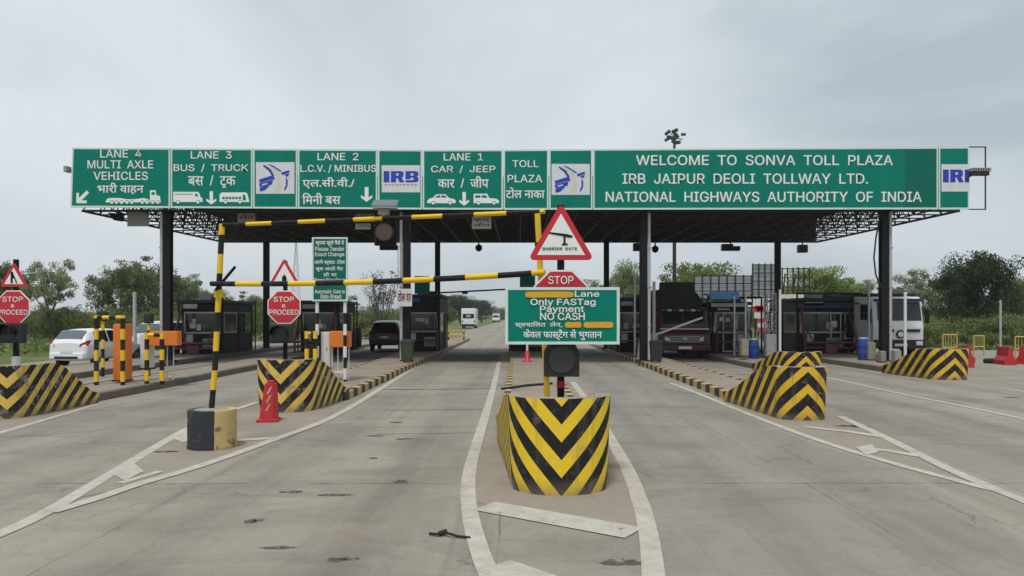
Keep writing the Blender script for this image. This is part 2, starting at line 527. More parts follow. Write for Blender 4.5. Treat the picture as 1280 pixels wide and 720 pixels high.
def concrete_material(name, ca, cb, cdark, joints=True, rub=1.0):
    m = bpy.data.materials.new(name)
    nt, b = _nodes(m)
    nd, lk = nt.nodes.new, nt.links.new
    tc = nd('ShaderNodeTexCoord')
    def noise(scale, det, rough, vec=None, stretch=None, dist=0.0):
        n = nd('ShaderNodeTexNoise')
        n.inputs['Scale'].default_value = scale; n.inputs['Detail'].default_value = det; n.inputs['Roughness'].default_value = rough
        n.inputs['Distortion'].default_value = dist
        if stretch:
            mp = nd('ShaderNodeMapping'); mp.inputs['Scale'].default_value = stretch
            lk(tc.outputs['Object'], mp.inputs[0]); lk(mp.outputs[0], n.inputs['Vector'])
        else:
            lk(tc.outputs['Object'], n.inputs['Vector'])
        return n.outputs['Fac']
    def ramp(v, p0, p1, c0=0.0, c1=1.0):
        r = nd('ShaderNodeMapRange'); r.inputs['From Min'].default_value = p0; r.inputs['From Max'].default_value = p1
        r.inputs['To Min'].default_value = c0; r.inputs['To Max'].default_value = c1
        lk(v, r.inputs['Value'])
        return r.outputs[0]
    def mix(f, a, c, blend='MIX'):
        n = nd('ShaderNodeMix'); n.data_type = 'RGBA'; n.blend_type = blend
        if isinstance(f, float): n.inputs['Factor'].default_value = f
        else: lk(f, n.inputs['Factor'])
        for k, v in (('A', a), ('B', c)):
            if isinstance(v, tuple): n.inputs[k].default_value = (*v, 1)
            else: lk(v, n.inputs[k])
        return n.outputs['Result']
    def mth(op, a, c=None):
        n = nd('ShaderNodeMath'); n.operation = op
        for i, v in enumerate((a, c)):
            if v is None: continue
            if isinstance(v, (int, float)): n.inputs[i].default_value = v
            else: lk(v, n.inputs[i])
        return n.outputs[0]
    col = mix(ramp(noise(0.22, 6, 0.6), 0.35, 0.65), ca, cb)
    # rubber rubbed in along the wheel paths of each lane
    sp = nd('ShaderNodeSeparateXYZ'); lk(tc.outputs['Object'], sp.inputs[0])
    if rub > 0.5:
        wx = mth('ADD', sp.outputs['X'], mth('MULTIPLY', mth('SUBTRACT', noise(0.35, 4, 0.6), 0.5), 1.1))
        acc = None
        for c in (-3.15, -1.5, 2.35, 4.05, -8.4, -6.8, 7.0, 8.7, -13.6, -12.0, 10.9, 12.6):
            dd = ramp(mth('ABSOLUTE', mth('SUBTRACT', wx, c)), 0.55, 0.05)
            acc = dd if acc is None else mth('MAXIMUM', acc, dd)
        col = mix(mth('MULTIPLY', mth('MULTIPLY', acc, ramp(noise(1.0, 8, 0.7, stretch=(1.2, 0.09, 1), dist=0.5), 0.32, 0.66)), 0.62), col, cdark)
    col = mix(mth('MULTIPLY', ramp(noise(1.0, 8, 0.7, stretch=(1.6, 0.045, 1), dist=0.5), 0.5, 0.72), 0.6 * rub), col, cdark)
    # hairline cracks
    vo = nd('ShaderNodeTexVoronoi'); vo.feature = 'DISTANCE_TO_EDGE'; vo.inputs['Scale'].default_value = 0.42
    va = nd('ShaderNodeVectorMath'); va.operation = 'ADD'
    nv = nd('ShaderNodeTexNoise'); nv.inputs['Scale'].default_value = 1.1; nv.inputs['Detail'].default_value = 8; nv.inputs['Roughness'].default_value = 0.7
    lk(tc.outputs['Object'], nv.inputs['Vector']); lk(tc.outputs['Object'], va.inputs[0]); lk(nv.outputs['Color'], va.inputs[1]); lk(va.outputs[0], vo.inputs['Vector'])
    ck = mth('LESS_THAN', vo.outputs['Distance'], 0.006)
    col = mix(mth('MULTIPLY', mth('MULTIPLY', ck, ramp(noise(0.3, 4, 0.6), 0.48, 0.6)), 0.6), col, (0.08, 0.072, 0.064))
    # cross stains, spills, patches of dust
    col = mix(mth('MULTIPLY', ramp(noise(0.55, 9, 0.72, stretch=(0.5, 1.3, 1), dist=0.8), 0.50, 0.70), 0.75), col, cdark)
    col = mix(mth('MULTIPLY', ramp(noise(0.8, 9, 0.75), 0.50, 0.72), 0.6), col, tuple(min(1, c * 1.18) for c in ca))
    col = mix(mth('MULTIPLY', ramp(noise(3.2, 8, 0.78, dist=0.6), 0.52, 0.72), 0.5), col, cdark)
    col = mix(mth('MULTIPLY', ramp(noise(0.45, 6, 0.7, dist=1.0), 0.56, 0.66), 0.35), col, (ca[0] * .82, ca[1] * .76, ca[2] * .68))
    # sand grain and small pits
    col = mix(mth('MULTIPLY', ramp(noise(28, 8, 0.8), 0.35, 0.7), 0.28), col, tuple(c * 0.55 for c in cdark))
    col = mix(mth('MULTIPLY', ramp(noise(95, 3, 0.7), 0.60, 0.72), 0.30), col, (0.10, 0.09, 0.08))
    if joints:
        sep = nd('ShaderNodeSeparateXYZ'); lk(tc.outputs['Object'], sep.inputs[0])
        wob = mth('MULTIPLY', mth('SUBTRACT', noise(1.3, 5, 0.7), 0.5), 0.06)
        for ax, per, off, wd in (('Y', 4.55, 1.55, 0.0042), ('X', 3.62, 0.55, 0.0035)):
            fr = mth('FRACT', mth('ADD', mth('DIVIDE', mth('ADD', sep.outputs[ax], wob), per), 20.0 + off))
            ln = mth('LESS_THAN', mth('ABSOLUTE', mth('SUBTRACT', fr, 0.5)), wd)
            ln = mth('MULTIPLY', ln, ramp(noise(0.9, 5, 0.7), 0.38, 0.58, 0.0, 0.75 if ax == 'Y' else 0.45))
            col = mix(ln, col, (0.07, 0.062, 0.055))
    lk(col, b.inputs['Base Color'])
    b.inputs['Roughness'].default_value = 0.88
    b.inputs['Specular IOR Level'].default_value = 0.22
    bp = nd('ShaderNodeBump'); bp.inputs['Strength'].default_value = 0.25; bp.inputs['Distance'].default_value = 0.01
    lk(noise(60, 6, 0.75), bp.inputs['Height']); lk(bp.outputs[0], b.inputs['Normal'])
    return m

def paver_material():
    m = bpy.data.materials.new('island_pavers')
    nt, b = _nodes(m)
    nd, lk = nt.nodes.new, nt.links.new
    tc = nd('ShaderNodeTexCoord')
    br = nd('ShaderNodeTexBrick')
    br.inputs['Scale'].default_value = 1.0
    br.inputs['Brick Width'].default_value = 0.24; br.inputs['Row Height'].default_value = 0.13
    br.inputs['Mortar Size'].default_value = 0.008
    br.inputs['Color1'].default_value = (0.30, 0.245, 0.19, 1); br.inputs['Color2'].default_value = (0.235, 0.20, 0.165, 1)
    br.inputs['Mortar'].default_value = (0.12, 0.10, 0.08, 1)
    lk(tc.outputs['Object'], br.inputs['Vector'])
    n = nd('ShaderNodeTexNoise'); n.inputs['Scale'].default_value = 0.9; n.inputs['Detail'].default_value = 9; n.inputs['Roughness'].default_value = 0.75
    lk(tc.outputs['Object'], n.inputs['Vector'])
    r = nd('ShaderNodeMapRange'); r.inputs['From Min'].default_value = 0.42; r.inputs['From Max'].default_value = 0.68
    lk(n.outputs['Fac'], r.inputs['Value'])
    mx = nd('ShaderNodeMix'); mx.data_type = 'RGBA'
    lk(r.outputs[0], mx.inputs['Factor']); lk(br.outputs['Color'], mx.inputs['A'])
    mx.inputs['B'].default_value = (0.31, 0.27, 0.22, 1)
    lk(mx.outputs['Result'], b.inputs['Base Color'])
    b.inputs['Roughness'].default_value = 0.95; b.inputs['Specular IOR Level'].default_value = 0.15
    return m

def marking_material():
    m = bpy.data.materials.new('worn_road_paint')
    nt, b = _nodes(m)
    nd, lk = nt.nodes.new, nt.links.new
    tc = nd('ShaderNodeTexCoord')
    n = nd('ShaderNodeTexNoise'); n.inputs['Scale'].default_value = 3.5; n.inputs['Detail'].default_value = 10; n.inputs['Roughness'].default_value = 0.8
    lk(tc.outputs['Object'], n.inputs['Vector'])
    r = nd('ShaderNodeValToRGB')
    r.color_ramp.elements[0].position = 0.40; r.color_ramp.elements[0].color = (0.48, 0.455, 0.395, 1)
    r.color_ramp.elements[1].position = 0.66; r.color_ramp.elements[1].color = (0.33, 0.31, 0.27, 1)
    lk(n.outputs['Fac'], r.inputs[0]); lk(r.outputs[0], b.inputs['Base Color'])
    b.inputs['Roughness'].default_value = 0.8; b.inputs['Specular IOR Level'].default_value = 0.2
    # chips worn right through show the concrete
    n2 = nd('ShaderNodeTexNoise'); n2.inputs['Scale'].default_value = 7.0; n2.inputs['Detail'].default_value = 9; n2.inputs['Roughness'].default_value = 0.8
    lk(tc.outputs['Object'], n2.inputs['Vector'])
    g = nd('ShaderNodeMath'); g.operation = 'LESS_THAN'; g.inputs[1].default_value = 0.625
    lk(n2.outputs['Fac'], g.inputs[0])
    lk(g.outputs[0], b.inputs['Alpha'])
    return m

M_EARTH = earth_material()
M_ROAD = concrete_material('road_concrete', (0.335, 0.305, 0.252), (0.275, 0.253, 0.212), (0.155, 0.142, 0.122))
M_GORE = concrete_material('dusty_concrete', (0.325, 0.285, 0.235), (0.28, 0.245, 0.20), (0.20, 0.175, 0.15), joints=False, rub=0.4)
M_PAVER = paver_material()
M_MARK = marking_material()
M_ASPH = paint('asphalt_joint_filler', (0.045, 0.042, 0.04), 0.9, dirt=0.5, scale=6, dirt_rgb=(0.12, 0.11, 0.10))
M_OIL = paint('oil_stain', (0.055, 0.05, 0.045), 0.7, dirt=0.7, scale=9, dirt_rgb=(0.13, 0.12, 0.105))
def ragged(m, scale, thr):
    nt = m.node_tree; b = nt.nodes['Principled BSDF']
    tc = nt.nodes.new('ShaderNodeTexCoord'); n = nt.nodes.new('ShaderNodeTexNoise')
    n.inputs['Scale'].default_value = scale; n.inputs['Detail'].default_value = 10; n.inputs['Roughness'].default_value = 0.75
    r = nt.nodes.new('ShaderNodeMapRange'); r.inputs['From Min'].default_value = thr; r.inputs['From Max'].default_value = thr + .14; r.inputs['To Max'].default_value = 0.85
    nt.links.new(tc.outputs['Object'], n.inputs['Vector']); nt.links.new(n.outputs['Fac'], r.inputs['Value']); nt.links.new(r.outputs[0], b.inputs['Alpha'])
ragged(M_OIL, 9.0, 0.40); ragged(M_ASPH, 2.2, 0.34)
M_CANOPY_SHADE = paint('painted_canopy_shade', (0.07, 0.063, 0.055), 0.85, dirt=0.7, scale=1.2, dirt_rgb=(0.14, 0.128, 0.11))  # dark tone standing in for the canopy's shade on the lanes

g = MB(); g.add([(-2500, -300, -0.06), (2500, -300, -0.06), (2500, 4500, -0.06), (-2500, 4500, -0.06)], [(0, 1, 2, 3)], M_EARTH)
structure(g.build('ground'))
r = MB()
left = [(-30, -40), (-30, 12), (-21.5, 26), (-21.0, 60), (-13, 85), (-7.6, 120), (-7.6, 1500)]
right = [(34, -40), (34, 32), (26, 50), (19, 75), (10, 120), (8.0, 150), (8.0, 1500)]
for i in range(6):
    (xa, ya), (xb, yb), (xc, yc), (xd, yd) = left[i], left[i + 1], right[i], right[i + 1]
    r.add([(xa, ya, 0), (xc, yc, 0), (xd, yd, 0), (xb, yb, 0)], [(0, 1, 2, 3)], M_ROAD)
structure(r.build('road'))

def ribbon(mb, pts, w, z, m, w2=None):
    """A painted line on the ground through points, w wide."""
    n = len(pts)
    L_, R_ = [], []
    for i in range(n):
        a = Vector(pts[max(0, i - 1)]); b = Vector(pts[min(n - 1, i + 1)])
        d = (b - a).normalized(); nn = Vector((-d.y, d.x))
        ww = w if w2 is None else w + (w2 - w) * i / (n - 1)
        L_.append((pts[i][0] + nn.x * ww / 2, pts[i][1] + nn.y * ww / 2, z))
        R_.append((pts[i][0] - nn.x * ww / 2, pts[i][1] - nn.y * ww / 2, z))
    mb.add(L_ + R_, [(n + i, n + i + 1, i + 1, i) for i in range(n - 1)], m)
def gp(*pxs):
    return [ground(x, y) for x, y in pxs]
def smooth_line(pts, k=4):
    out = []
    n = len(pts)
    for i in range(n - 1):
        p0, p1, p2, p3 = (Vector(pts[max(0, i - 1)]), Vector(pts[i]), Vector(pts[i + 1]), Vector(pts[min(n - 1, i + 2)]))
        for j in range(k):
            t = j / k
            out.append(tuple(0.5 * ((2 * p1) + (-p0 + p2) * t + (2 * p0 - 5 * p1 + 4 * p2 - p3) * t * t + (-p0 + 3 * p1 - 3 * p2 + p3) * t ** 3)))
    out.append(tuple(pts[-1]))
    return out
def area(mb, pxs, z, m):
    p = gp(*pxs)
    mb.add([(x, y, z) for x, y in p], [tuple(range(len(p)))], m)

# dusty ground inside the painted tapers
d = MB()
area(d, [(616, 520), (602, 560), (592, 600), (592, 628), (700, 648), (795, 662), (805, 640), (785, 590), (760, 545), (735, 505)], 0.004, M_GORE)
area(d, [(233, 537), (280, 519), (325, 505), (440, 500), (400, 526), (330, 554), (250, 581), (150, 612), (100, 622), (160, 585)], 0.004, M_GORE)
area(d, [(905, 500), (1040, 521), (1075, 532), (1160, 580), (1180, 598), (1090, 570), (1000, 543), (925, 514)], 0.004, M_GORE)
area(d, [(0, 527), (120, 500), (160, 492), (150, 506), (80, 520), (0, 545)], 0.004, M_GORE)
structure(d.build('dusty_ground'))
M_ROAD2 = concrete_material('cooler_relaid_concrete', (0.30, 0.282, 0.243), (0.25, 0.236, 0.205), (0.15, 0.141, 0.124))
pt = MB()
area(pt, [(735, 470), (782, 462), (870, 496), (930, 522), (1010, 552), (1120, 588), (1230, 640), (1300, 700), (1300, 760), (830, 760), (826, 690), (812, 630), (790, 585)], 0.002, M_ROAD2)
area(pt, [(1010, 470), (1120, 500), (1280, 540), (1400, 600), (1290, 620), (1180, 575), (1060, 520)], 0.002, M_ROAD2)
area(pt, [(0, 548), (230, 530), (240, 500), (120, 512), (0, 545)], 0.002, M_ROAD2)
structure(pt.build('relaid_road_patches'))

mk = MB()
Z2 = 0.008
ribbon(mk, smooth_line(gp((624, 452), (619, 475), (611, 505), (599, 545), (589, 580), (585, 610), (588, 645), (600, 690), (616, 730), (640, 800))), 0.17, Z2, M_MARK)
ribbon(mk, smooth_line(gp((716, 478), (740, 510), (765, 552), (785, 588), (801, 630), (810, 665), (815, 700), (818, 740), (818, 800))), 0.18, Z2, M_MARK)
ribbon(mk, gp((605, 633), (793, 667)), 0.40, Z2 + .002, M_MARK)
ribbon(mk, gp((618, 708), (700, 737)), 0.36, Z2 + .002, M_MARK)
ribbon(mk, smooth_line(gp((-60, 690), (0, 668), (63, 638), (140, 592), (233, 537), (280, 517), (322, 503))), 0.17, Z2, M_MARK)
ribbon(mk, smooth_line(gp((63, 641), (120, 624), (173, 606), (253, 582), (340, 551), (417, 521), (473, 488), (512, 463), (560, 433), (584, 418))), 0.17, Z2 + .002, M_MARK)
area(mk, [(141, 594), (168, 580), (180, 590), (156, 602)], Z2 + .004, M_MARK)
area(mk, [(214, 548), (234, 540), (236, 552), (228, 554)], Z2 + .004, M_MARK)
ribbon(mk, gp((150, 605), (200, 590)), 0.12, Z2 + .003, M_MARK)
ribbon(mk, gp((280, 552), (345, 548)), 0.22, Z2 + .004, M_MARK)
ribbon(mk, smooth_line(gp((-40, 550), (0, 541), (83, 517), (128, 503))), 0.14, Z2, M_MARK)
ribbon(mk, smooth_line(gp((838, 479), (880, 495), (916, 510), (1012, 547), (1115, 579), (1218, 607), (1256, 617), (1330, 648))), 0.15, Z2, M_MARK)
ribbon(mk, smooth_line(gp((1050, 521), (1108, 548), (1184, 586), (1249, 614))), 0.17, Z2 + .002, M_MARK)
ribbon(mk, gp((1005, 534), (1060, 540), (1106, 547)), 0.2, Z2 + .004, M_MARK)
ribbon(mk, gp((1072, 560), (1110, 564), (1150, 571)), 0.2, Z2 + .004, M_MARK)
area(mk, [(1070, 560), (1090, 556), (1098, 566), (1082, 570)], Z2 + .005, M_MARK)
ribbon(mk, smooth_line(gp((1030, 471), (1115, 490), (1184, 504), (1270, 522), (1340, 540))), 0.14, Z2, M_MARK)
ribbon(mk, gp((1249, 485), (1290, 491)), 0.16, Z2, M_MARK)
ribbon(mk, gp((905, 452), (965, 466)), 0.13, Z2, M_MARK)
for i in range(14):                                  # centre line dashes far down the road
    y = 75 + i * 14
    ribbon(mk, [(0.6, y), (0.6, y + 5)], 0.16, Z2, M_MARK)
ribbon(mk, [(-6.9, 110), (-6.9, 600)], 0.16, Z2, M_MARK)
structure(mk.build('lane_markings'))

jt = MB()
ribbon(jt, gp((478, 487), (520, 487), (622, 486)), 0.13, 0.004, M_ASPH)
ribbon(jt, [(-7.4, 132), (7.4, 130)], 0.9, 0.004, M_ASPH)
ribbon(jt, gp((470, 543), (600, 541)), 0.03, 0.004, M_ASPH)
ribbon(jt, gp((478, 513), (612, 512)), 0.04, 0.004, M_ASPH)
ribbon(jt, gp((830, 487), (900, 497)), 0.05, 0.004, M_ASPH)
def blot(mb, px, py, rx, ry, m, rnd):
    """An irregular stain, sizes in metres."""
    cx, cy = ground(px, py)
    n = 18
    mb.add([(cx + rx * (0.65 + 0.5 * rnd.random()) * math.cos(2 * math.pi * i / n), cy + ry * (0.65 + 0.5 * rnd.random()) * math.sin(2 * math.pi * i / n), 0.004) for i in range(n)],
           [tuple(range(n))], m)
rnd = random.Random(3)
for px, py, rx, ry in ((365, 615, .13, .055), (420, 619, .17, .05), (347, 685, .15, .035), (495, 528, .12, .08), (470, 545, .13, .07), (505, 549, .14, .06), (467, 573, .06, .05), (313, 652, .05, .09), (323, 651, .05, .05),
                       (776, 703, .16, .07), (500, 602, .1, .06), (437, 699, .08, .04), (1068, 533, .3, .12), (1264, 497, .2, .12), (420, 700, .07, .05), (208, 565, .16, .07)):
    blot(jt, px, py, rx * 1.2, ry * 1.3, M_OIL, rnd)
structure(jt.build('road_stains'))
# canopy shade painted on the lane floors as dark ragged patches
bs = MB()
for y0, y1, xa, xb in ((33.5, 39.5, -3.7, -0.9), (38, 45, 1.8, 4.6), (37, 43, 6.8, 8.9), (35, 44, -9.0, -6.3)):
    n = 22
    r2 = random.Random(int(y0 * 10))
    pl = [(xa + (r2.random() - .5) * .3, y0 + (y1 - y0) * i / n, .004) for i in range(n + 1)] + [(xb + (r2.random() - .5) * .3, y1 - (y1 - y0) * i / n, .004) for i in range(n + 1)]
    bs.add(pl, [tuple(range(len(pl)))], M_CANOPY_SHADE)
ragged(M_CANOPY_SHADE, 0.9, 0.36)
structure(bs.build('painted_shade_patch'))

# ---- traffic islands with painted kerbs
KH = 0.2
def island(x0, x1, y0, y1, kerb_m, taper=0.35, nose=0.0):
    """A raised strip of pavers, its long kerbs in one child."""
    top = MB()
    def outline(inset):
        a, b = x0 + inset, x1 - inset
        return [(a, y0 + inset), (b - nose, y0 + inset), (b, y0 + inset + .05 + nose * 5), (b, y1 - taper), (b - .3, y1 - inset), (a + .3, y1 - inset), (a, y1 - taper)]
    inn = outline(0.16)
    top.add([(x, y, KH - .012) for x, y in inn], [tuple(range(7))], M_PAVER)
    o = structure(top.build('traffic_island'))
    kb = MB()
    out = outline(0.0)
    outc = outline(0.02)
    n = 7
    vs = [(x, y, -0.02) for x, y in out] + [(x, y, KH - .02) for x, y in out] + [(x, y, KH) for x, y in outc] + [(x, y, KH) for x, y in inn] + [(x, y, KH - .03) for x, y in inn]
    fs = []
    for k in range(4):
        for i in range(n):
            j = (i + 1) % n
            fs.append((k * n + i, k * n + j, (k + 1) * n + j, (k + 1) * n + i))
    kb.add(vs, fs, kerb_m)
    kb.build('kerb', o)
    return o
island(-16.8, -14.2, 21.0, 62, M_KERBGREY)
island(-11.7, -9.9, 16.6, 62, M_KERBGREY)
island(-6.0, -4.1, 17.6, 63, M_KERB_YB)
island(-0.34, 1.28, 11.7, 62, M_KERB_YB)
island(5.0, 6.5, 17.0, 62, M_KERB_YB)
island(9.0, 11.6, 26.5, 62, M_KERBGREY, nose=1.45)
island(13.2, 16.65, 25.7, 62, M_KERBGREY, nose=1.8)
# ------------------------------------------------------------------ the canopy: columns, space frame, roof sheet, rear fascia
YF, YR = 30.0, 43.0
ZB, ZT = 6.35, 7.75
XL, XR = -17.6, 17.4
canopy = thing('toll_canopy', 'long dark steel space-frame canopy over all the toll lanes on tall black columns', 'canopy', (0, YF, 0))
def canopy_part(mb, name):
    return mb.build(name, canopy)
tr = MB()
nx, ny = 30, 11
def gx(i, j, half=0.0):
    t = (j + half) / ny
    a, b = -17.9 + 0.7 * t, 18.1 - 0.7 * t
    return a + (b - a) * (i + half) / nx
def gy(j):
    return 0.35 + (YR - YF - 0.35) * j / ny
for j in range(ny + 1):
    for i in range(nx):
        tr.tube((gx(i, j), gy(j), ZB), (gx(i + 1, j), gy(j), ZB), 0.035 if 0 < j < ny else 0.06, M_TRUSS, 4, caps=False)
for i in range(nx + 1):
    for j in range(ny):
        tr.tube((gx(i, j), gy(j), ZB), (gx(i, j + 1), gy(j + 1), ZB), 0.035 if 0 < i < nx else 0.06, M_TRUSS, 4, caps=False)
def tp(i, j):
    t = (j + .5) / ny
    a, b = -17.9 + 0.7 * t, 18.1 - 0.7 * t
    return (a + (b - a) * (i + .5) / nx, gy(j + .5), ZT - .12)
for j in range(ny):
    for i in range(nx):
        c = tp(i, j)
        for a, b in ((0, 0), (1, 0), (0, 1), (1, 1)):
            tr.tube(c, (gx(i + a, j + b), gy(j + b), ZB), 0.027, M_TRUSS, 4, caps=False)
        if i < nx - 1:
            tr.tube(c, tp(i + 1, j), 0.035, M_TRUSS, 4, caps=False)
        if j < ny - 1:
            tr.tube(c, tp(i, j + 1), 0.035, M_TRUSS, 4, caps=False)
canopy_part(tr, 'truss')
rf = MB()
n = 150
pts = []
for i in range(n + 1):                                # corrugated sheet
    pts.append((-17.9 + 36.0 * i / n, ZT + 0.035 * (1 if i % 2 else -1) * 0.8))
for (xa, za), (xb, zb) in zip(pts, pts[1:]):
    rf.add([(xa, 0.2, za), (xb, 0.2, zb), (xb * .965, YR - YF, zb + .12), (xa * .965, YR - YF, za + .12)], [(0, 1, 2, 3)], M_ROOF)
canopy_part(rf, 'roof')
fa = MB()
fa.box(-17.15, 17.35, YR - YF + .08, YR - YF + .14, ZB + .02, 8.6, M_DARK)
canopy_part(fa, 'rear_fascia')
for (px, Y, pipe, base) in ((205, YF, -1, 0), (507, YF, -1, 0), (806, YF, 1, 0), (1110, YF, 1, 1), (333, YR - .4, 0, 0), (547, YR - .4, 0, 0), (758, YR - .4, 0, 0), (972, YR - .4, 0, 0)):
    x = XA(px, Y); y = Y - YF + .35 * (Y == YF)
    c = MB()
    w = .14
    c.box(x - w, x + w, y - .16, y - .12, KH - .05, ZB, M_BLACK)         # an I-section with end plates
    c.box(x - w, x + w, y + .12, y + .16, KH - .05, ZB, M_BLACK)
    c.box(x - .09, x + .09, y - .12, y + .12, KH - .05, ZB, M_BLACK)
    c.box(x - .26, x + .26, y - .26, y + .26, KH - .06, KH + .03, M_DARK)
    c.box(x - .3, x + .3, y - .3, y + .3, ZB - .03, ZB + .02, M_DARK)
    col = canopy_part(c, 'column')
    if pipe:
        p = MB()
        p.tube((x + pipe * .215, y - .12, KH + .05), (x + pipe * .215, y - .12, ZB - .15), 0.062, M_GREYPIPE, 10)
        p.path([(x + pipe * .215, y - .12, ZB - .15), (x + pipe * .2, y + .1, ZB + .1), (x, y + .4, ZB + .5)], 0.062, M_GREYPIPE, 10)
        for z in (1.6, 3.2, 4.8):
            p.box(x + pipe * .215 - .08, x + pipe * .215 + .08, y - .19, y - .05, z, z + .05, M_STEEL)
        p.build('drain_pipe', col)
    if base:                                           # loose cable down the right-hand column
        p = MB()
        p.path([(x - .2, y - .2, ZB), (x - .42, y - .2, 5.2), (x - .5, y - .2, 4.4), (x - .42, y - .2, 3.7), (x - .2, y - .2, 3.2)], .035, M_RUBBER, 6)
        p.build('cable', col)

# ------------------------------------------------------------------ overhead sign panels along the canopy front
YS = 29.7
SC = YS / F_PX
def edge_z(px, top):
    if top:
        py = 184.6 + (187.6 - 184.6) * (px - 90) / 470 if px < 560 else 187.6 + (183.8 - 187.6) * (px - 560) / 652
    else:
        py = 259.2 + (262.2 - 259.2) * (px - 90) / 500 if px < 590 else 262.2 - 0.6 * (px - 590) / 620
    return ZA(py, YS)
class Board:
    """One overhead panel between two photo columns; lettering is placed in photo pixels."""
    def __init__(self, x0, x1, label, name='overhead_sign', x0b=None, mat=None):
        self.px0, self.px1 = x0, x1
        self.cx = XA((x0 + x1) / 2, YS); self.cz = ZA(224, YS)
        self.o = thing(name, label, 'road sign', (self.cx, YS, self.cz), group='green panels along the canopy front')
        g = 0.012
        a, b = XA(x0, YS) - self.cx + g, XA(x1, YS) - self.cx - g
        ab = a if x0b is None else XA(x0b, YS) - self.cx
        q = [(ab, edge_z(x0, 0) - self.cz), (b, edge_z(x1, 0) - self.cz), (b, edge_z(x1, 1) - self.cz), (a, edge_z(x0, 1) - self.cz)]
        p = MB(); p.plate(q, 0.0, 0.05, mat or M_GREEN)
        nseam = int((b - a) / 1.3)
        for k in range(1, nseam):                        # sheet joints
            xs = a + (b - a) * k / nseam
            p.box(xs - .006, xs + .006, -.0025, -.001, q[0][1] + .07, q[3][1] - .07, M_GREEN_DARK)
        for k in range(3):                               # mounting rails behind
            z = q[0][1] + (q[3][1] - q[0][1]) * (0.2 + .3 * k)
            p.box(a + .05, b - .05, .053, .12, z, z + .06, M_STEEL)
        p.build('panel', self.o)
        t = 0.06
        inn = [(q[0][0] + t, q[0][1] + t + .01), (q[1][0] - t, q[1][1] + t + .01), (q[2][0] - t, q[2][1] - t), (q[3][0] + t, q[3][1] - t)]
        bd = MB(); bd.ring(q, inn, -0.005, 0.003, M_MINT)
        bd.build('border', self.o)
        self.txt = MB(); self.pic = MB(); self.used_pic = False
    def x(self, px): return XA(px, YS) - self.cx
    def z(self, py): return ZA(py, YS) - self.cz
    def text(self, s, x0, x1, y0, y1, m=None):
        write(self.txt, s, self.x(x0), self.x(x1), self.z(y1), self.z(y0), -0.002, m or M_WHITE)
    def poly(self, pts, m=None, y=-0.006):
        p = [(self.x(a), self.z(b)) for a, b in pts]
        ar = sum(p[i][0] * p[(i + 1) % len(p)][1] - p[(i + 1) % len(p)][0] * p[i][1] for i in range(len(p)))
        if ar < 0:
            p.reverse()
        self.pic.plate(p, y, 0.003, m or M_WHITE); self.used_pic = True
    def dot(self, cx, cy, r, m=None, y=-0.006):
        self.pic.disc(self.x(cx), self.z(cy), r * SC, y, m or M_WHITE, 14); self.used_pic = True
    def wheel(self, cx, cy, r):
        self.dot(cx, cy, r * 1.35, M_GREEN, -0.010); self.dot(cx, cy, r, M_WHITE, -0.014)
    def down_arrow(self, cx, y0, y1, w):
        h = y1 - y0
        self.poly([(cx - w * .17, y0), (cx + w * .17, y0), (cx + w * .17, y1 - h * .3), (cx + w * .5, y0 + h * .55), (cx + w * .5, y0 + h * .72), (cx, y1), (cx - w * .5, y0 + h * .72), (cx - w * .5, y0 + h * .55), (cx - w * .17, y1 - h * .3)])
    def done(self, pic='pictogram'):
        if self.txt.v:
            self.txt.build('lettering', self.o)
        if self.used_pic:
            self.pic.build(pic, self.o)
    def road_logo(self, x0, x1, y0, y1):
        w, h = x1 - x0, y1 - y0
        U = lambda u, v: (x0 + w * u, y0 + h * v)
        self.poly([U(0, 0), U(1, 0), U(1, 1), U(0, 1)], M_LOGOBOARD, -0.006)
        # sand-coloured road sweeping down from the upper left
        self.poly([U(.22, .10), U(.36, .07), U(.52, .20), U(.62, .40), U(.66, .62), U(.66, .93), U(.48, .93), U(.54, .70), U(.53, .52), U(.47, .34), U(.37, .20)], M_SAND, -0.010)
        self.poly([U(.18, .12), U(.21, .08), U(.38, .22), U(.46, .38), U(.49, .55), U(.45, .57), U(.41, .42), U(.33, .27)], M_BLUE, -0.012)
        self.poly([U(.30, .06), U(.42, .09), U(.66, .27), U(.64, .31), U(.42, .14)], M_BLUE, -0.012)
        self.poly([U(.08, .55), U(.42, .42), U(.44, .54), U(.10, .66)], M_BLUE, -0.013)
        self.poly([U(.08, .68), U(.44, .56), U(.42, .70), U(.26, .76), U(.10, .78)], M_BLUE, -0.013)
        self.poly([U(.10, .80), U(.36, .74), U(.22, .90), U(.10, .93)], M_BLUE, -0.013)
        self.poly([U(.16, .70), U(.30, .66), U(.30, .70), U(.16, .74)], M_LOGOBOARD, -0.017)
        self.poly([U(.66, .33), U(.86, .25), U(.88, .32), U(.68, .41)], M_BLUE, -0.013)
        self.poly([U(.74, .40), U(.87, .35), U(.84, .45), U(.80, .46)], M_BLUE, -0.013)
        self.poly([U(.78, .46), U(.83, .58), U(.82, .76), U(.76, .90), U(.73, .88), U(.78, .72), U(.78, .58)], M_BLUE, -0.013)
        self.done('emblem')
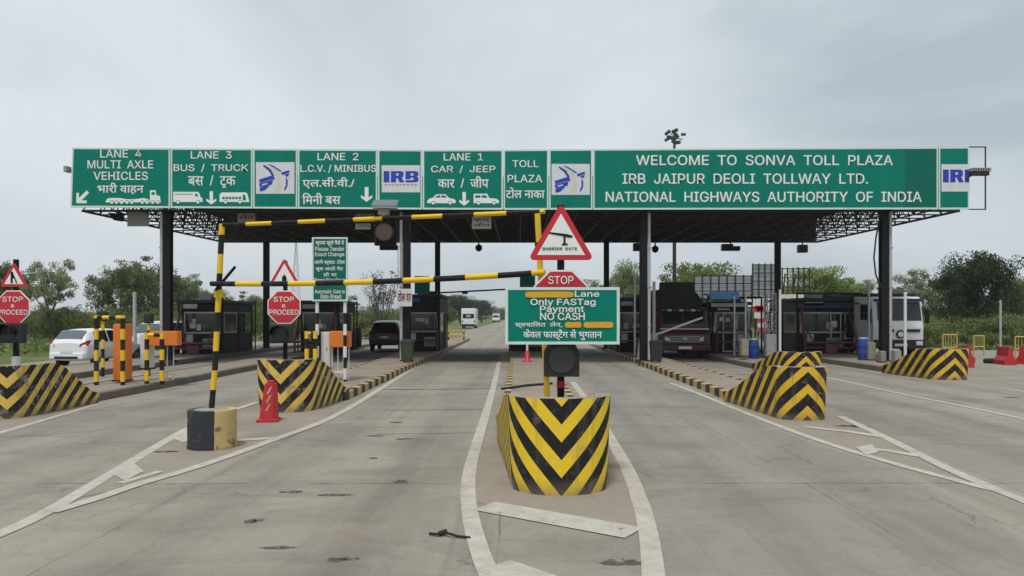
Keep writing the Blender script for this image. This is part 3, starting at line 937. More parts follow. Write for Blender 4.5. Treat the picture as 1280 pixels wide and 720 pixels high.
    def letters_logo(self, x0, x1, y0, y1, lx0, lx1, ly0, ly1, cut=None):
        self.poly([(x0, y0), (x1, y0), (x1, y1), (x0, y1)], M_LOGOBOARD, -0.006)
        w, h = lx1 - lx0, ly1 - ly0
        def P(pts):
            pp = [(lx0 + w * a, ly0 + h * b) for a, b in pts]
            if cut:
                pp = [(min(a, cut), b) for a, b in pp]
            self.poly(pp, M_BLUE, -0.011)
        # wide slab letters: I, R, B
        P([(0, 0), (.17, 0), (.17, 1), (0, 1)])
        P([(.21, 0), (.50, 0), (.57, .08), (.57, .48), (.52, .56), (.60, 1), (.46, 1), (.40, .62), (.36, .62), (.36, .40), (.43, .40), (.43, .20), (.36, .20), (.36, 1), (.21, 1)])
        if not cut:
            P([(.63, 0), (.92, 0), (1, .10), (1, .38), (.95, .48), (1, .58), (1, .90), (.92, 1), (.63, 1), (.63, .80), (.86, .80), (.86, .58), (.76, .58), (.76, .40), (.86, .40), (.86, .20), (.77, .20), (.77, .72), (.63, .72)])
            for k in range(9):                         # a tiny unreadable line under the letters
                u = lx0 + w * (.02 + .108 * k)
                self.poly([(u, ly1 + 2.6), (u + w * .075, ly1 + 2.6), (u + w * .075, ly1 + 3.6), (u, ly1 + 3.6)], M_REDLOGO, -0.011)
        else:
            P([(.63, 0), (.80, 0), (.80, .20), (.77, .20), (.77, .72), (.80, .72), (.80, 1), (.63, 1)])
        self.done('emblem')

b = Board(90, 213, 'leftmost green canopy panel, LANE 4 for multi axle vehicles with long truck symbol', x0b=88)
b.text('LANE  4', 125.3, 176.9, 187.3, 196.9)
b.text('MULTI  AXLE', 109.4, 191.6, 200.6, 210.6)
b.text('VEHICLES', 117, 185, 214.7, 225)
b.text('भारी वाहन', 121.9, 179.4, 228.8, 243)
b.poly([(95.5, 254), (95.5, 241), (98.8, 241), (98.8, 247.5), (108.5, 238), (111.5, 241), (102, 250.5), (108.5, 250.5), (108.5, 254)])
b.poly([(132, 252), (133.5, 249), (137, 247.5), (150, 247.5), (158, 249), (168, 249), (180, 247.5), (186, 249.5), (187.5, 252.5), (187.5, 253), (132, 253)])
b.poly([(187.5, 253), (187.5, 237.8), (194.5, 237.8), (195.5, 244), (200, 245), (201, 253)])
b.poly([(189.6, 240), (193.4, 240), (193.8, 243.6), (189.6, 243.6)], M_GREEN, -0.010)
for cx in (140, 146, 152, 159, 165, 178, 184, 191, 197.5):
    b.wheel(cx, 253, 1.9)
b.done()
b = Board(213, 316, 'green canopy panel for LANE 3, bus and truck symbols with an arrow between')
b.text('LANE  3', 238.6, 289.7, 189.3, 198.3)
b.text('BUS  /  TRUCK', 217, 310.3, 205.2, 215)
b.text('बस  /  टक', 235.2, 294.3, 219.5, 232.2)
b.poly([(277.6, 234.6), (280.2, 231.2), (282.8, 234.6), (281.6, 235.2), (280.2, 233.2), (278.8, 235.2)])
b.poly([(216.6, 239.8), (247.5, 239.8), (250, 243), (250.5, 246), (253.2, 248), (253.2, 252.5), (216.6, 252.5)])
b.poly([(244, 242), (246.5, 242), (248, 245.4), (244, 245.4)], M_GREEN, -0.010)
b.poly([(218.5, 242.3), (241, 242.3), (241, 243.1), (218.5, 243.1)], M_GREEN, -0.010)
b.wheel(222.5, 252.6, 1.9); b.wheel(247.5, 252.6, 1.9)
b.down_arrow(264.2, 239, 255.7, 12.5)
b.poly([(274.4, 252.5), (274.6, 243), (277, 240.6), (307, 240.4), (309.5, 242.5), (311.6, 252.5)])
for k in range(6):
    b.poly([(278 + k * 4.1, 246), (281 + k * 4.1, 246), (281 + k * 4.1, 249), (278 + k * 4.1, 249)], M_GREEN, -0.010)
b.poly([(303.6, 243.5), (306.6, 243.5), (307.6, 250.5), (303.6, 250.5)], M_GREEN, -0.010)
b.wheel(282, 252.6, 1.9); b.wheel(300, 252.6, 1.9)
b.done()
b = Board(316, 372, 'narrow green panel with a blue sweeping-road emblem between the LANE 3 and LANE 2 panels')
b.road_logo(320, 368, 202.8, 242.2)
b = Board(372, 472, 'green canopy panel reading LANE 2 with two lines of Hindi and a small arrow')
b.text('LANE  2', 396.9, 448, 191.3, 200.2)
b.text('L.C.V. / MINIBUS', 375.4, 470.2, 205.9, 216)
b.text('एल.सी.वी./', 378.3, 442.7, 222, 236)
b.text('िमनी बस', 378, 425.4, 241.6, 255.6)
b.down_arrow(458.3, 233.8, 252.4, 14)
b.done()
b = Board(472, 528, 'narrow green panel with a bold blue lettered emblem between LANE 2 and LANE 1')
b.letters_logo(477.2, 525, 206.6, 240.4, 479.5, 523, 213.9, 228)
b = Board(528, 629, 'green lane panel of the canopy for LANE 1 with car and jeep symbols')
b.text('LANE  1', 554.6, 603.7, 191.7, 200.6)
b.text('CAR  /  JEEP', 538.8, 619.2, 207, 216.4)
b.text('कार  /  जीप', 547.3, 610.4, 220.4, 235)
b.poly([(533.6, 252), (536, 248.5), (541, 247.2), (545.5, 242.9), (556.5, 242.7), (561.5, 247.5), (568, 249), (570, 251.5), (569, 254), (534.5, 254)])
b.poly([(543.8, 247), (546.8, 244.2), (550.4, 244.2), (550.4, 247)], M_GREEN, -0.010)
b.poly([(551.8, 247), (551.8, 244.2), (555.8, 244.2), (558.8, 247)], M_GREEN, -0.010)
b.wheel(541.6, 253.8, 1.9); b.wheel(562.6, 253.8, 1.9)
b.down_arrow(580.2, 240, 257.3, 12.4)
b.poly([(592, 254), (592, 243.2), (593, 242.2), (609, 242.2), (611.5, 247.6), (621, 248.6), (623.8, 251), (623.4, 254)])
b.poly([(594, 247.2), (594, 244.2), (600.5, 244.2), (600.5, 247.2)], M_GREEN, -0.010)
b.poly([(602, 247.2), (602, 244.2), (607.8, 244.2), (609.2, 247.2)], M_GREEN, -0.010)
b.wheel(598, 254, 1.9); b.wheel(617.6, 254, 1.9)
b.done()
b = Board(629, 686, 'narrow green canopy panel reading TOLL PLAZA with one line of Hindi below')
b.text('TOLL', 640.5, 673.2, 200.3, 208.9)
b.text('PLAZA', 634.5, 678, 218.7, 227.8)
b.text('टोल नाका', 632.4, 680.5, 234.5, 248)
b.done()
b = Board(686, 741, 'narrow green panel with a blue sweeping-road emblem just left of the WELCOME panel')
b.road_logo(689.5, 737.3, 204.9, 243.6)
b = Board(741, 1173, 'very long green panel reading WELCOME TO SONVA TOLL PLAZA in three lines')
b.text('WELCOME  TO  SONVA  TOLL  PLAZA', 795, 1116, 194, 206.5)
b.text('IRB  JAIPUR  DEOLI  TOLLWAY  LTD.', 778, 1085, 217, 229.7)
b.text('NATIONAL  HIGHWAYS  AUTHORITY  OF  INDIA', 757, 1152, 239.7, 252.4)
b.done()
dk = MB(); dk.plate([(b.x(1131), b.z(259.6)), (b.x(1170), b.z(259.6)), (b.x(1170), b.z(186.5)), (b.x(1131), b.z(186.5))], -0.003, 0.002, M_GREEN_DARK)
dk.build('darker_sheet', b.o)['label'] = 'darker green replacement sheet at the right end'
b = Board(1173, 1212, 'short torn-off green panel with a cut blue emblem at the right end of the canopy')
b.letters_logo(1176.7, 1211.6, 205.3, 239.5, 1178.5, 1222, 212, 228, cut=1211.4)
fr = MB()
x0, x1, z0, z1 = XA(1212.5, YS), XA(1232.5, YS), ZA(261.5, YS), ZA(183.5, YS)
for p, q in (((x0, z0), (x1, z0)), ((x1, z0), (x1, z1)), ((x1, z1), (x0, z1))):
    fr.box(min(p[0], q[0]) - .02, max(p[0], q[0]) + .02, YS + .02, YS + .06, min(p[1], q[1]) - .02, max(p[1], q[1]) + .02, M_DARK)
fr.v = [(v[0] - b.cx, v[1] - YS, v[2] - b.cz) for v in fr.v]
fr.build('side_frame', b.o)
# small fittings on the ends of the sign
t = thing('loudspeaker_box', 'grey louvred box on a bracket in the empty frame right of the canopy', 'loudspeaker', (XA(1222, YS), YS - .1, ZA(217, YS)))
k = MB(); k.box(-.36, .42, -.12, .1, .06, .20, M_GREYBOX, .02); k.box(-.36, .36, -.10, .1, -.10, .055, M_DARK, .015)
for i in range(7):
    k.box(-.32 + i * .1, -.28 + i * .1, -.125, -.12, .08, .18, M_DARK)
k.build('housing', t)
k = MB(); k.tube((-.3, 0, -.1), (-.5, .1, -.22), .025, M_DARK, 6); k.build('bracket', t)
t = thing('security_camera', 'small grey camera on a bracket at the left end of the sign row', 'camera', (XA(85, YS), YS, ZA(212, YS)))
k = MB(); k.box(-.07, .07, -.2, .12, -.12, .12, M_GREYBOX, .02); k.build('housing', t)
k = MB(); k.tube((0, 0, 0), (.16, .05, -.06), .025, M_DARK, 6); k.build('bracket', t)

# fittings hanging under the canopy
def hanging_plate(px0, px1, py0, py1, Y, label, m, name='hanging_notice', cat='notice', lines=(), ltr=M_DKRED):
    xc, zc = XA((px0 + px1) / 2, Y), ZA((py0 + py1) / 2, Y)
    w, h = (px1 - px0) * Y / F_PX, (py1 - py0) * Y / F_PX
    t = thing(name, label, cat, (xc, Y, zc))
    p = MB(); p.box(-w / 2, w / 2, 0, .03, -h / 2, h / 2, m, .006); p.build('board', t)
    q = MB()
    for s in (-1, 1):
        q.tube((s * w * .4, .015, h / 2), (s * w * .4, .015, max(h / 2 + .05, ZB - zc)), .012, M_DARK, 5)
    q.build('hanger', t)
    if lines:
        l = MB()
        nl = len(lines)
        for i, s in enumerate(lines):
            z1 = h / 2 - h * (.12 + .8 * i / nl); z0 = z1 - h * .62 / nl
            write(l, s, -w * .42, w * .42, z0, z1, -0.002, ltr)
        l.build('lettering', t)
    return t
M_NOTICE = paint('notice_faded_cream', (0.42, 0.36, 0.31), 0.6, dirt=0.6, scale=5, dirt_rgb=(0.25, 0.12, 0.09))
M_NOTICEW = paint('notice_white', (0.62, 0.60, 0.57), 0.6, dirt=0.4, scale=5)
hanging_plate(159, 186, 261.5, 283, 31, 'plain grey square panel hanging under the LANE 4 sign beside the floodlight', M_GREYBOX, 'hanging_notice', 'notice')
hanging_plate(297, 319, 266.5, 277.5, 31.2, 'faded brownish notice hanging at the end of the upper height-gauge bar', M_NOTICE, lines=('लेन',))
hanging_plate(444.5, 468, 267, 277, 31.2, 'small reddish notice hanging left of the solar lamp, upper of two', M_NOTICE, lines=('LANE 2',), ltr=M_MAROON)
hanging_plate(444.5, 463, 279.5, 286.5, 31.2, 'narrow white notice hanging left of the solar lamp, lower of two', M_NOTICEW, lines=('OPEN',), ltr=M_BLACK)
hanging_plate(590, 614, 271, 286, 31.2, 'white notice with red lettering hanging under the LANE 1 sign', M_NOTICEW, lines=('कार', 'जीप'))
def floodlight(px, py, Y, label, s=1.0, tilt=0):
    t = thing('floodlight', label, 'floodlight', (XA(px, Y), Y, ZA(py, Y)))
    k = MB(); k.add([(-.3 * s, -.12, .16 * s), (.3 * s, -.12, .12 * s), (.24 * s, -.2, -.2 * s), (-.02 * s, -.2, -.16 * s), (-.3 * s, .12, .16 * s), (.3 * s, .12, .12 * s), (.24 * s, .06, -.2 * s), (-.02 * s, .06, -.16 * s)],
                    [(0, 3, 2, 1), (4, 5, 6, 7), (0, 1, 5, 4), (1, 2, 6, 5), (2, 3, 7, 6), (3, 0, 4, 7)], M_BLACK)
    k.build('housing', t)
    k = MB(); k.tube((.12, 0, .12 * s), (.14, 0, max(.3, ZB - ZA(py, Y))), .025, M_DARK, 6); k.build('bracket', t)
    return t
floodlight(145.5, 271, 31, 'black tilted floodlight hanging left of the grey panel under LANE 4')
def ceiling_camera(px, py, label, kind):
    Y = 42.2
    t = thing('dome_camera' if kind == 'round' else 'canopy_speaker', label, 'camera' if kind == 'round' else 'speaker', (XA(px, Y), Y, ZA(py, Y)))
    k = MB()
    if kind == 'round':
        k.lathe([(.05, -.2), (.15, -.14), (.2, -.02), (.19, .1), (.08, .2)], M_BLACK, 14)
    elif kind == 'double':
        k.box(-.5, .12, -.2, .2, -.16, .22, M_BIN_BLACK, .03); k.box(.14, .52, -.2, .2, -.16, .1, M_BIN_BLACK, .03)
    else:
        k.box(-.25, .25, -.2, .2, -.22, .22, M_BIN_BLACK, .03)
    k.build('housing', t)
    k = MB(); k.tube((0, 0, .15), (0, 0, ZB - ZA(py, Y) + .02), .04, M_DARK, 6); k.build('stem', t)
ceiling_camera(598.5, 310, 'small black dome camera hanging from the rear canopy edge above the open lane', 'round')
ceiling_camera(819, 311.5, 'small black dome camera hanging just right of the third front column', 'round')
ceiling_camera(797, 309, 'black box speaker hanging just left of the third front column', 'box')
ceiling_camera(913, 310, 'wide double black speaker hanging between the third and fourth rear columns', 'double')
ceiling_camera(1003, 311, 'black box speaker at the right rear corner of the canopy', 'box')
ceiling_camera(486, 309, 'black double speaker under the rear edge behind the solar lamp', 'double')
# ------------------------------------------------------------------ striped crash walls at the noses of the islands
def crash_wall(x, y, wf, wb, length, h, hend, mat, label, flat=0.5, flare=0.04, skew=0.0, fill=True, rr=0.42, apex=0.0):
    """A U-shaped masonry wall round an island nose: high rounded front, sides falling back to the kerb. Origin at the front centre."""
    t = thing('crash_barrier', label, 'crash barrier', (x, y, 0), group='striped crash walls on the island noses')
    pts = []
    nb = 26
    for i in range(nb):                                        # left side, back to front
        u = i / nb
        yy = length + (rr - length) * u
        pts.append((-(wf + (wb - wf) * (yy - rr) / (length - rr)) / 2, yy))
    na = 20
    for i in range(na + 1):
        a = math.pi * i / na
        c, s_ = -math.cos(a), math.sin(a)
        pts.append((wf / 2 * (abs(c) ** 0.9) * (1 if c > 0 else -1), rr - rr * (s_ ** 0.95)))
    for i in range(1, nb + 1):
        yy = rr + (length - rr) * i / nb
        pts.append(((wf + (wb - wf) * (yy - rr) / (length - rr)) / 2, yy))
    n = len(pts)
    arc = [0.0]
    for i in range(1, n):
        arc.append(arc[-1] + math.hypot(pts[i][0] - pts[i - 1][0], pts[i][1] - pts[i - 1][1]))
    mid = arc[nb + na // 2]
    arc = [a - mid - apex for a in arc]
    rnd = random.Random(int(x * 100) + 5)
    def hh(yy):
        if yy < flat:
            return h
        u = (yy - flat) / (length - flat)
        u = u * u * (3 - 2 * u) * .85 + u * .15
        return h + (hend - h) * u
    nz = 5
    th = 0.14
    verts, uvs, faces = [], [], []
    inner = []
    for i, (px, py) in enumerate(pts):
        a = pts[max(0, i - 1)]; b = pts[min(n - 1, i + 1)]
        d = Vector((b[0] - a[0], b[1] - a[1])).normalized()
        nrm = Vector((d.y, -d.x))                              # outwards
        H = hh(py) + rnd.uniform(-.004, .003) - (rnd.uniform(.008, .03) if mat is not M_CHEV_V and rnd.random() < .12 else 0)
        for k in range(nz + 1):
            z = H * k / nz
            o = flare * (k / nz)
            verts.append((px + nrm.x * o, py + nrm.y * o, z - (0.01 if k == 0 else 0)))
            uvs.append((arc[i], z))
        inner.append((px - nrm.x * th, py - nrm.y * th, H))
    for i in range(n - 1):
        for k in range(nz):
            a = i * (nz + 1) + k
            faces.append((a, a + nz + 1, a + nz + 2, a + 1))
    w = MB(); w.add(verts, faces, mat, uvs, smooth=True)
    tv = []
    for i in range(n):
        tv.append(verts[i * (nz + 1) + nz]); tv.append(inner[i])
    w.add(tv, [(2 * i, 2 * i + 2, 2 * i + 3, 2 * i + 1) for i in range(n - 1)], M_CONC)
    iv = []
    for i in range(n):
        iv.append(inner[i]); iv.append((inner[i][0], inner[i][1], 0))
    w.add(iv, [(2 * i, 2 * i + 2, 2 * i + 3, 2 * i + 1) for i in range(n - 1)], M_CONC)
    for i in (0, n - 1):                                       # end faces
        e = [verts[i * (nz + 1)], verts[i * (nz + 1) + nz], inner[i], (inner[i][0], inner[i][1], 0)]
        w.add(e, [(0, 1, 2, 3)], M_CONC)
    w.build('wall', t)
    if fill:
        f = MB()
        ring_ = [(p[0], p[1]) for p in inner]
        m = len(ring_)
        fv = []
        for i, (px, py) in enumerate(ring_):
            fv.append((px, py, min(.55, max(.17, hh(py) - .35))))
        half = m // 2
        fs = []
        for i in range(half):
            fs.append((i, i + 1, m - 2 - i, m - 1 - i) if i + 1 < m - 2 - i else (i, i + 1, m - 1 - i))
        f.add(fv, fs, M_TALUS)
        f.build('soil_fill', t)
    return t
crash_wall(0.48, 8.25, 1.13, 1.60, 3.4, 1.09, 0.46, M_CHEV_V, 'bright yellow and black crash wall with downward chevrons facing the camera below the signal head', rr=.5)
crash_wall(-4.95, 15.4, 1.15, 1.6, 2.7, 1.10, 0.24, M_CHEV_V2, 'worn yellow and black crash wall with downward chevrons behind the red cone')
crash_wall(-10.5, 14.35, 1.4, 1.5, 2.8, 1.04, 0.24, M_CHEV_V2, 'chipped yellow and black crash wall at the far left under the small octagon sign', flat=1.15, rr=.36, apex=.52)
crash_wall(5.55, 14.2, .95, 1.35, 3.3, 1.03, 0.25, M_CHEV_A, 'large yellow and black crash wall with upward chevrons hiding part of another behind it')
crash_wall(9.45, 24.3, 1.25, 1.7, 2.8, .84, 0.3, M_CHEV_A, 'yellow and black crash wall partly hidden behind the front one, with a pale top slab')
crash_wall(13.75, 23.3, 1.2, 1.7, 2.9, .98, 0.3, M_CHEV_A, 'yellow and black crash wall at the far right beside the red plastic barriers')

# ------------------------------------------------------------------ height gauge across the open lane, with its drum foot
DX, DY = -4.70, 11.45
t = thing('concrete_drum', 'squat concrete-filled drum painted half black half cream holding the leaning striped post', 'drum', (DX, DY - .1, 0), R(27))
k = MB()
prof = [(.35, -.01), (.362, .02), (.358, .05), (.352, .15), (.356, .30), (.350, .45), (.357, .55), (.352, .585)]
k.lathe(prof, M_DRUM, 32); k.build('shell', t)
k = MB(); k.lathe([(.335, .55), (.335, .578), (.2, .59)], M_CONC, 24); k.build('concrete_core', t)
t = thing('height_gauge', 'yellow and black striped height gauge of two bars spanning the open lane from the drum', 'height gauge', (DX, DY, 0))
RX, RY = XA(686.5, 9.75), 9.75
def sub(mb, name): return mb.build(name, t)
tz = ZA(280, DY)
k = MB(); k.path([(-.06, 0, .5), (.0, 0, 1.2), (.05, .0, 2.2), (.11, 0, tz)], .043, M_POST_YB, 12); left_post = sub(k, 'post')
k = MB(); k.lathe([(.07, 2.3), (.07, 2.42)], M_YELLOW, 12, (.055, 0)); k.build('clamp', left_post)
k = MB()
rb = (RX - DX, RY - DY)
k.path([(rb[0], rb[1], 0.2), (rb[0] - .04, rb[1], 1.3), (rb[0] - .11, rb[1], 2.5), (rb[0] - .155, rb[1], 3.36)], .040, M_YELLOW, 12)
right_post = sub(k, 'post')
k = MB(); k.lathe([(.062, 2.93), (.062, 2.98)], M_DARK, 12, (rb[0] - .13, rb[1])); k.build('clamp', right_post)
# bars are modelled along their own X axis so the bands run along them
def bar(name, p, q, r, sagz=0.0, m=M_BAR_YB, yoff=-0.09):
    p, q = Vector(p) + Vector((0, yoff, 0)), Vector(q) + Vector((0, yoff, 0))
    d = q - p
    L_ = d.length
    kk = MB()
    npt = 12
    kk.path([(L_ * i / npt, 0, -sagz * 4 * (i / npt) * (1 - i / npt)) for i in range(npt + 1)], r, m, 12)
    o = kk.build(name, t, loc=p)
    o.rotation_euler = d.to_track_quat('X', 'Z').to_euler()
    return o
bar('clearance_bar', (-.02, 0, ZA(355, DY)), (rb[0] - .06, rb[1], ZA(341, RY)), .040, .05)
bar('upper_bar', (.10, 0, ZA(281.5, DY)), (rb[0] - .06, rb[1], ZA(264.5, RY)), .031, .0, yoff=0.0)
k = MB(); k.tube((.05, -.1, ZA(363, DY)), (.36, -.12, ZA(334, DY)), .024, M_BLACK, 6); sub(k, 'stay_rod')
# solar blinker clipped on the upper bar
sb = thing('solar_blinker', 'solar panel with a round warning lamp clipped to the upper striped bar', 'warning lamp', (XA(482, 10.6), 10.55, ZA(268, 10.6)))
k = MB(); k.add([(-.18, -.08, .11), (.18, -.08, .11), (.18, .12, .22), (-.18, .12, .22), (-.18, -.08, .085), (.18, -.08, .085), (.18, .12, .195), (-.18, .12, .195)],
                [(0, 1, 2, 3), (7, 6, 5, 4), (0, 4, 5, 1), (1, 5, 6, 2), (2, 6, 7, 3), (3, 7, 4, 0)], M_GLASSPALE)
k.box(-.17, .17, -.085, .1, .075, .09, M_STEEL); pn = k.build('solar_panel', sb)
k = MB(); k.box(-.09, .06, -.05, .05, -.02, .10, M_CONC, .01); k.tube((-.02, 0, -.08), (-.02, 0, .0), .03, M_YELLOW, 8); k.build('bracket', sb)
k = MB(); k.box(-.16, .16, .02, .07, -.45, -.11, M_BLACK, .02); k.build('lamp_board', sb)
k = MB()
k.disc(0, -.27, .135, -.05, M_DARK, 24, .07); k.disc(0, -.27, .115, -.07, paint('dead_amber_lens', (0.075, 0.045, 0.035), 0.25, dirt=0.7, scale=25), 24, .02)
k.build('lamp', sb)

# ------------------------------------------------------------------ sign posts
def octagon(r):
    return [(r * math.cos(R(22.5 + 45 * i)), r * math.sin(R(22.5 + 45 * i))) for i in range(8)]
def rounded_triangle(s, rad=.06, n=6):
    h = s * math.sqrt(3) / 2
    c = [(-s / 2, 0), (s / 2, 0), (0, h)]
    pts = []
    for i, a0 in enumerate((210, 330, 90)):
        dx, dy = (0 - c[i][0], h / 3 - c[i][1])
        l = math.hypot(dx, dy)
        cx, cy = c[i][0] + dx / l * rad * 2, c[i][1] + dy / l * rad * 2
        for k_ in range(n + 1):
            a = R(a0 - 60 + 120 * k_ / n)
            pts.append((cx + rad * math.cos(a), cy + rad * math.sin(a)))
    return pts
def stop_plate(parent, x, y, z, r, words):
    k = MB(); k.plate([(x + a, z + b) for a, b in octagon(r)], y, .012, M_WHITE)
    k.plate([(x + a, z + b) for a, b in octagon(r * .94)], y - .004, .003, M_RED)
    p = k.build('stop_plate', parent)
    l = MB()
    for s, x0, x1, z0, z1 in words:
        write(l, s, x + x0 * r, x + x1 * r, z + z0 * r, z + z1 * r, y - .004, M_WHITE)
    l.build('lettering', p)
    return p
def warn_plate(parent, x, y, z, s, inner=.66, face=None):
    k = MB()
    k.plate([(x + a, z + b) for a, b in rounded_triangle(s, s * .055)], y, .012, M_RED)
    off = s * .289 * (1 - inner) * 1.0
    k.plate([(x + a * inner, z + off * .94 + b * inner) for a, b in rounded_triangle(s, .004, 2)], y - .004, .003, face or M_WHITE)
    return k.build('warning_plate', parent)
def signal_head(parent, x, y, z, w=.36, h=.36, lens=None, visor=True):
    k = MB(); k.box(x - w / 2, x + w / 2, y, y + .2, z - h / 2, z + h / 2, M_BIN_BLACK, .035)
    o = k.build('signal_head', parent)
    k = MB(); k.disc(x, z, min(w, h) * .36, y - .015, lens or paint('unlit_signal_lens', (0.03, 0.032, 0.034), 0.3, dirt=0.4, scale=8), 24, .012); k.build('lens', o)
    if visor:
        k = MB()
        n = 14
        r_ = min(w, h) * .42
        vs = []
        for i in range(n + 1):
            a = R(-10 + 200 * i / n)
            vs += [(x + r_ * math.cos(a), y - .002, z + r_ * math.sin(a)), (x + r_ * math.cos(a), y - .2, z + r_ * math.sin(a) + .01), (x + r_ * .94 * math.cos(a), y - .2, z + r_ * .94 * math.sin(a) + .01), (x + r_ * .94 * math.cos(a), y - .002, z + r_ * .94 * math.sin(a))]
        fs = []
        for i in range(n):
            b0, b1 = 4 * i, 4 * i + 4
            fs += [(b0, b0 + 1, b1 + 1, b1), (b0 + 1, b0 + 2, b1 + 2, b1 + 1), (b0 + 2, b0 + 3, b1 + 3, b1 + 2)]
        k.add(vs, fs, M_BLACK, smooth=False); k.build('visor', o)
    return o
STOPP = (('STOP', -.58, .56, .30, .58), ('&', -.12, .12, -.02, .16), ('PROCEED', -.82, .82, -.42, -.14))
# the middle post in front of the fastag board
Y = 9.35
sx = XA(701, Y)
t = thing('sign_post', 'post with a big barrier-gate triangle over a STOP octagon half hidden by green board', 'sign post', (sx, Y, 0))
k = MB(); k.box(-.045, .045, -.01, .03, .25, ZA(256, Y), M_BLACK, .008); pole = k.build('pole', t)
k = MB(); k.box(-.05, .05, -.016, .036, ZA(481, Y) - .04, ZA(481, Y) + .05, M_PLASTIC_RED, .006); k.build('red_band', pole)
tz0 = ZA(325.5, Y)
s = 83 * Y / F_PX
wp = warn_plate(t, 0, -.05, tz0, s, .72)
k = MB()
def wpx(px, py): return ((px - 701) * Y / F_PX, ZA(py, Y))
k.plate([wpx(686, 292.6), wpx(686, 290.6), wpx(708, 293.2), wpx(715, 295), wpx(715.5, 297.4), wpx(711, 297.6), wpx(706, 296.2)], -.06, .002, M_BLACK)
k.plate([wpx(701.5, 307), wpx(709.5, 307), wpx(709, 305.2), wpx(706.5, 304.4), wpx(706.5, 296), wpx(704, 296), wpx(704, 304.4), wpx(702.5, 305.2)], -.0605, .0024, M_BLACK)
k.build('barrier_symbol', wp)
l = MB(); x0, z1 = wpx(678, 309.6); x1, z0 = wpx(721, 312.8)
write(l, 'BARRIER  GATE', x0, x1, z0, z1, -.054, M_BLACK); l.build('lettering', wp)
stop_plate(t, 0, -.05, ZA(372, Y), 37 * Y / F_PX, (('STOP', -.43, .42, .45, .72), ('&', -.1, .1, .1, .3), ('PROCEED', -.8, .8, -.4, -.1)))
Yh = Y - .22
k = MB(); w2, h2 = 22 * Yh / F_PX, 21 * Yh / F_PX
zc = ZA(450, Yh)
k.plate([(-w2, zc - h2), (w2, zc - h2), (w2, zc + h2 * .5), (w2 * .72, zc + h2), (-w2 * .72, zc + h2), (-w2, zc + h2 * .5)], -.22, .2, M_BIN_BLACK)
so = k.build('signal_head', t)
k = MB(); k.disc(0, zc + .005, .165, -.235, paint('dusty_signal_lens', (0.05, 0.055, 0.05), 0.35, dirt=0.6, scale=60), 28, .014); k.build('lens', so)

# the big green board
Yb = 9.0
bx, bz = XA(702.5, Yb), ZA(395, Yb)
t = thing('info_board', 'green board with white border, yellow painted-out words and NO CASH lettering', 'info board', (bx, Yb, 0))
def bp(px, py): return ((px - 702.5) * Yb / F_PX, ZA(py, Yb))
k = MB(); (x0, z0), (x1, z1) = bp(631.5, 430.5), bp(774.5, 359)
k.box(x0, x1, 0, .03, z0, z1, M_GREEN, .006); pn = k.build('panel', t)
k = MB(); a = .035
k.ring([(x0, z0), (x1, z0), (x1, z1), (x0, z1)], [(x0 + a, z0 + a), (x1 - a, z0 + a), (x1 - a, z1 - a), (x0 + a, z1 - a)], -.006, .004, M_MINT); k.build('border', t)
l = MB()
for s_, a0, a1, b0, b1 in (('Lane', 718.5, 749, 363.7, 371), ('Only FASTag', 663, 744.5, 373.6, 383.4), ('Payment', 675, 730, 382.4, 392), ('NO CASH', 675, 731, 390.8, 400), ('स्वचािलत  लेन,', 644, 702, 402, 410.5), ('केवल फास्टैग से भुगतान', 654, 752, 412, 425.5)):
    (u0, v0), (u1, v1) = bp(a0, b1), bp(a1, b0)
    write(l, s_, u0, u1, v0, v1, -.003, M_WHITE, .03)
l.build('lettering', t)
k = MB()
for a0, a1, b0, b1 in ((656.5, 717, 364.2, 372.2), (706.5, 726.5, 402.2, 410), (729.5, 766.5, 402, 410)):
    rr = random.Random(int(a0))
    pts = []
    for i in range(24):
        u = i / 24 * 2 * math.pi
        c, s_ = math.cos(u), math.sin(u)
        px = (a0 + a1) / 2 + (a1 - a0) / 2 * (abs(c) ** .25) * (1 if c > 0 else -1)
        py = (b0 + b1) / 2 - (b1 - b0) / 2 * (abs(s_) ** .5) * (1 if s_ > 0 else -1) * rr.uniform(.85, 1.05)
        pts.append(bp(px, py))
    k.plate(pts, -.010, .003, paint('overpainted_amber', (0.70, 0.36, 0.02), 0.5, dirt=0.35, scale=9))
k.build('painted_out_word', t)
k = MB()
for dz in (.12, .48):
    k.box(-.30, .22, .035, .10, z0 + dz, z0 + dz + .05, M_STEEL)
k.build('bracket', t)

# left STOP post on island two
Y = 16.3
t = thing('sign_post', 'STOP & PROCEED octagon below a red-bordered triangle on the post behind the worn chevron wall', 'sign post', (XA(356, Y), Y, 0))
k = MB(); k.box(-.04, .04, 0, .08, .2, ZA(326, Y), M_BLACK, .008); k.build('pole', t)
wp = warn_plate(t, 0, -.03, ZA(357, Y), 40 * Y / F_PX, .70)
k = MB(); k.plate([(-.05, ZA(355, Y)), (.05, ZA(355, Y)), (.05, ZA(347, Y)), (0, ZA(343, Y)), (-.05, ZA(347, Y))], -.04, .003, M_BLACK); k.build('symbol', wp)
stop_plate(t, 0, -.05, ZA(384, Y), 22.3 * Y / F_PX, STOPP)
signal_head(t, -.05, -.16, ZA(417, Y), .5, .42)
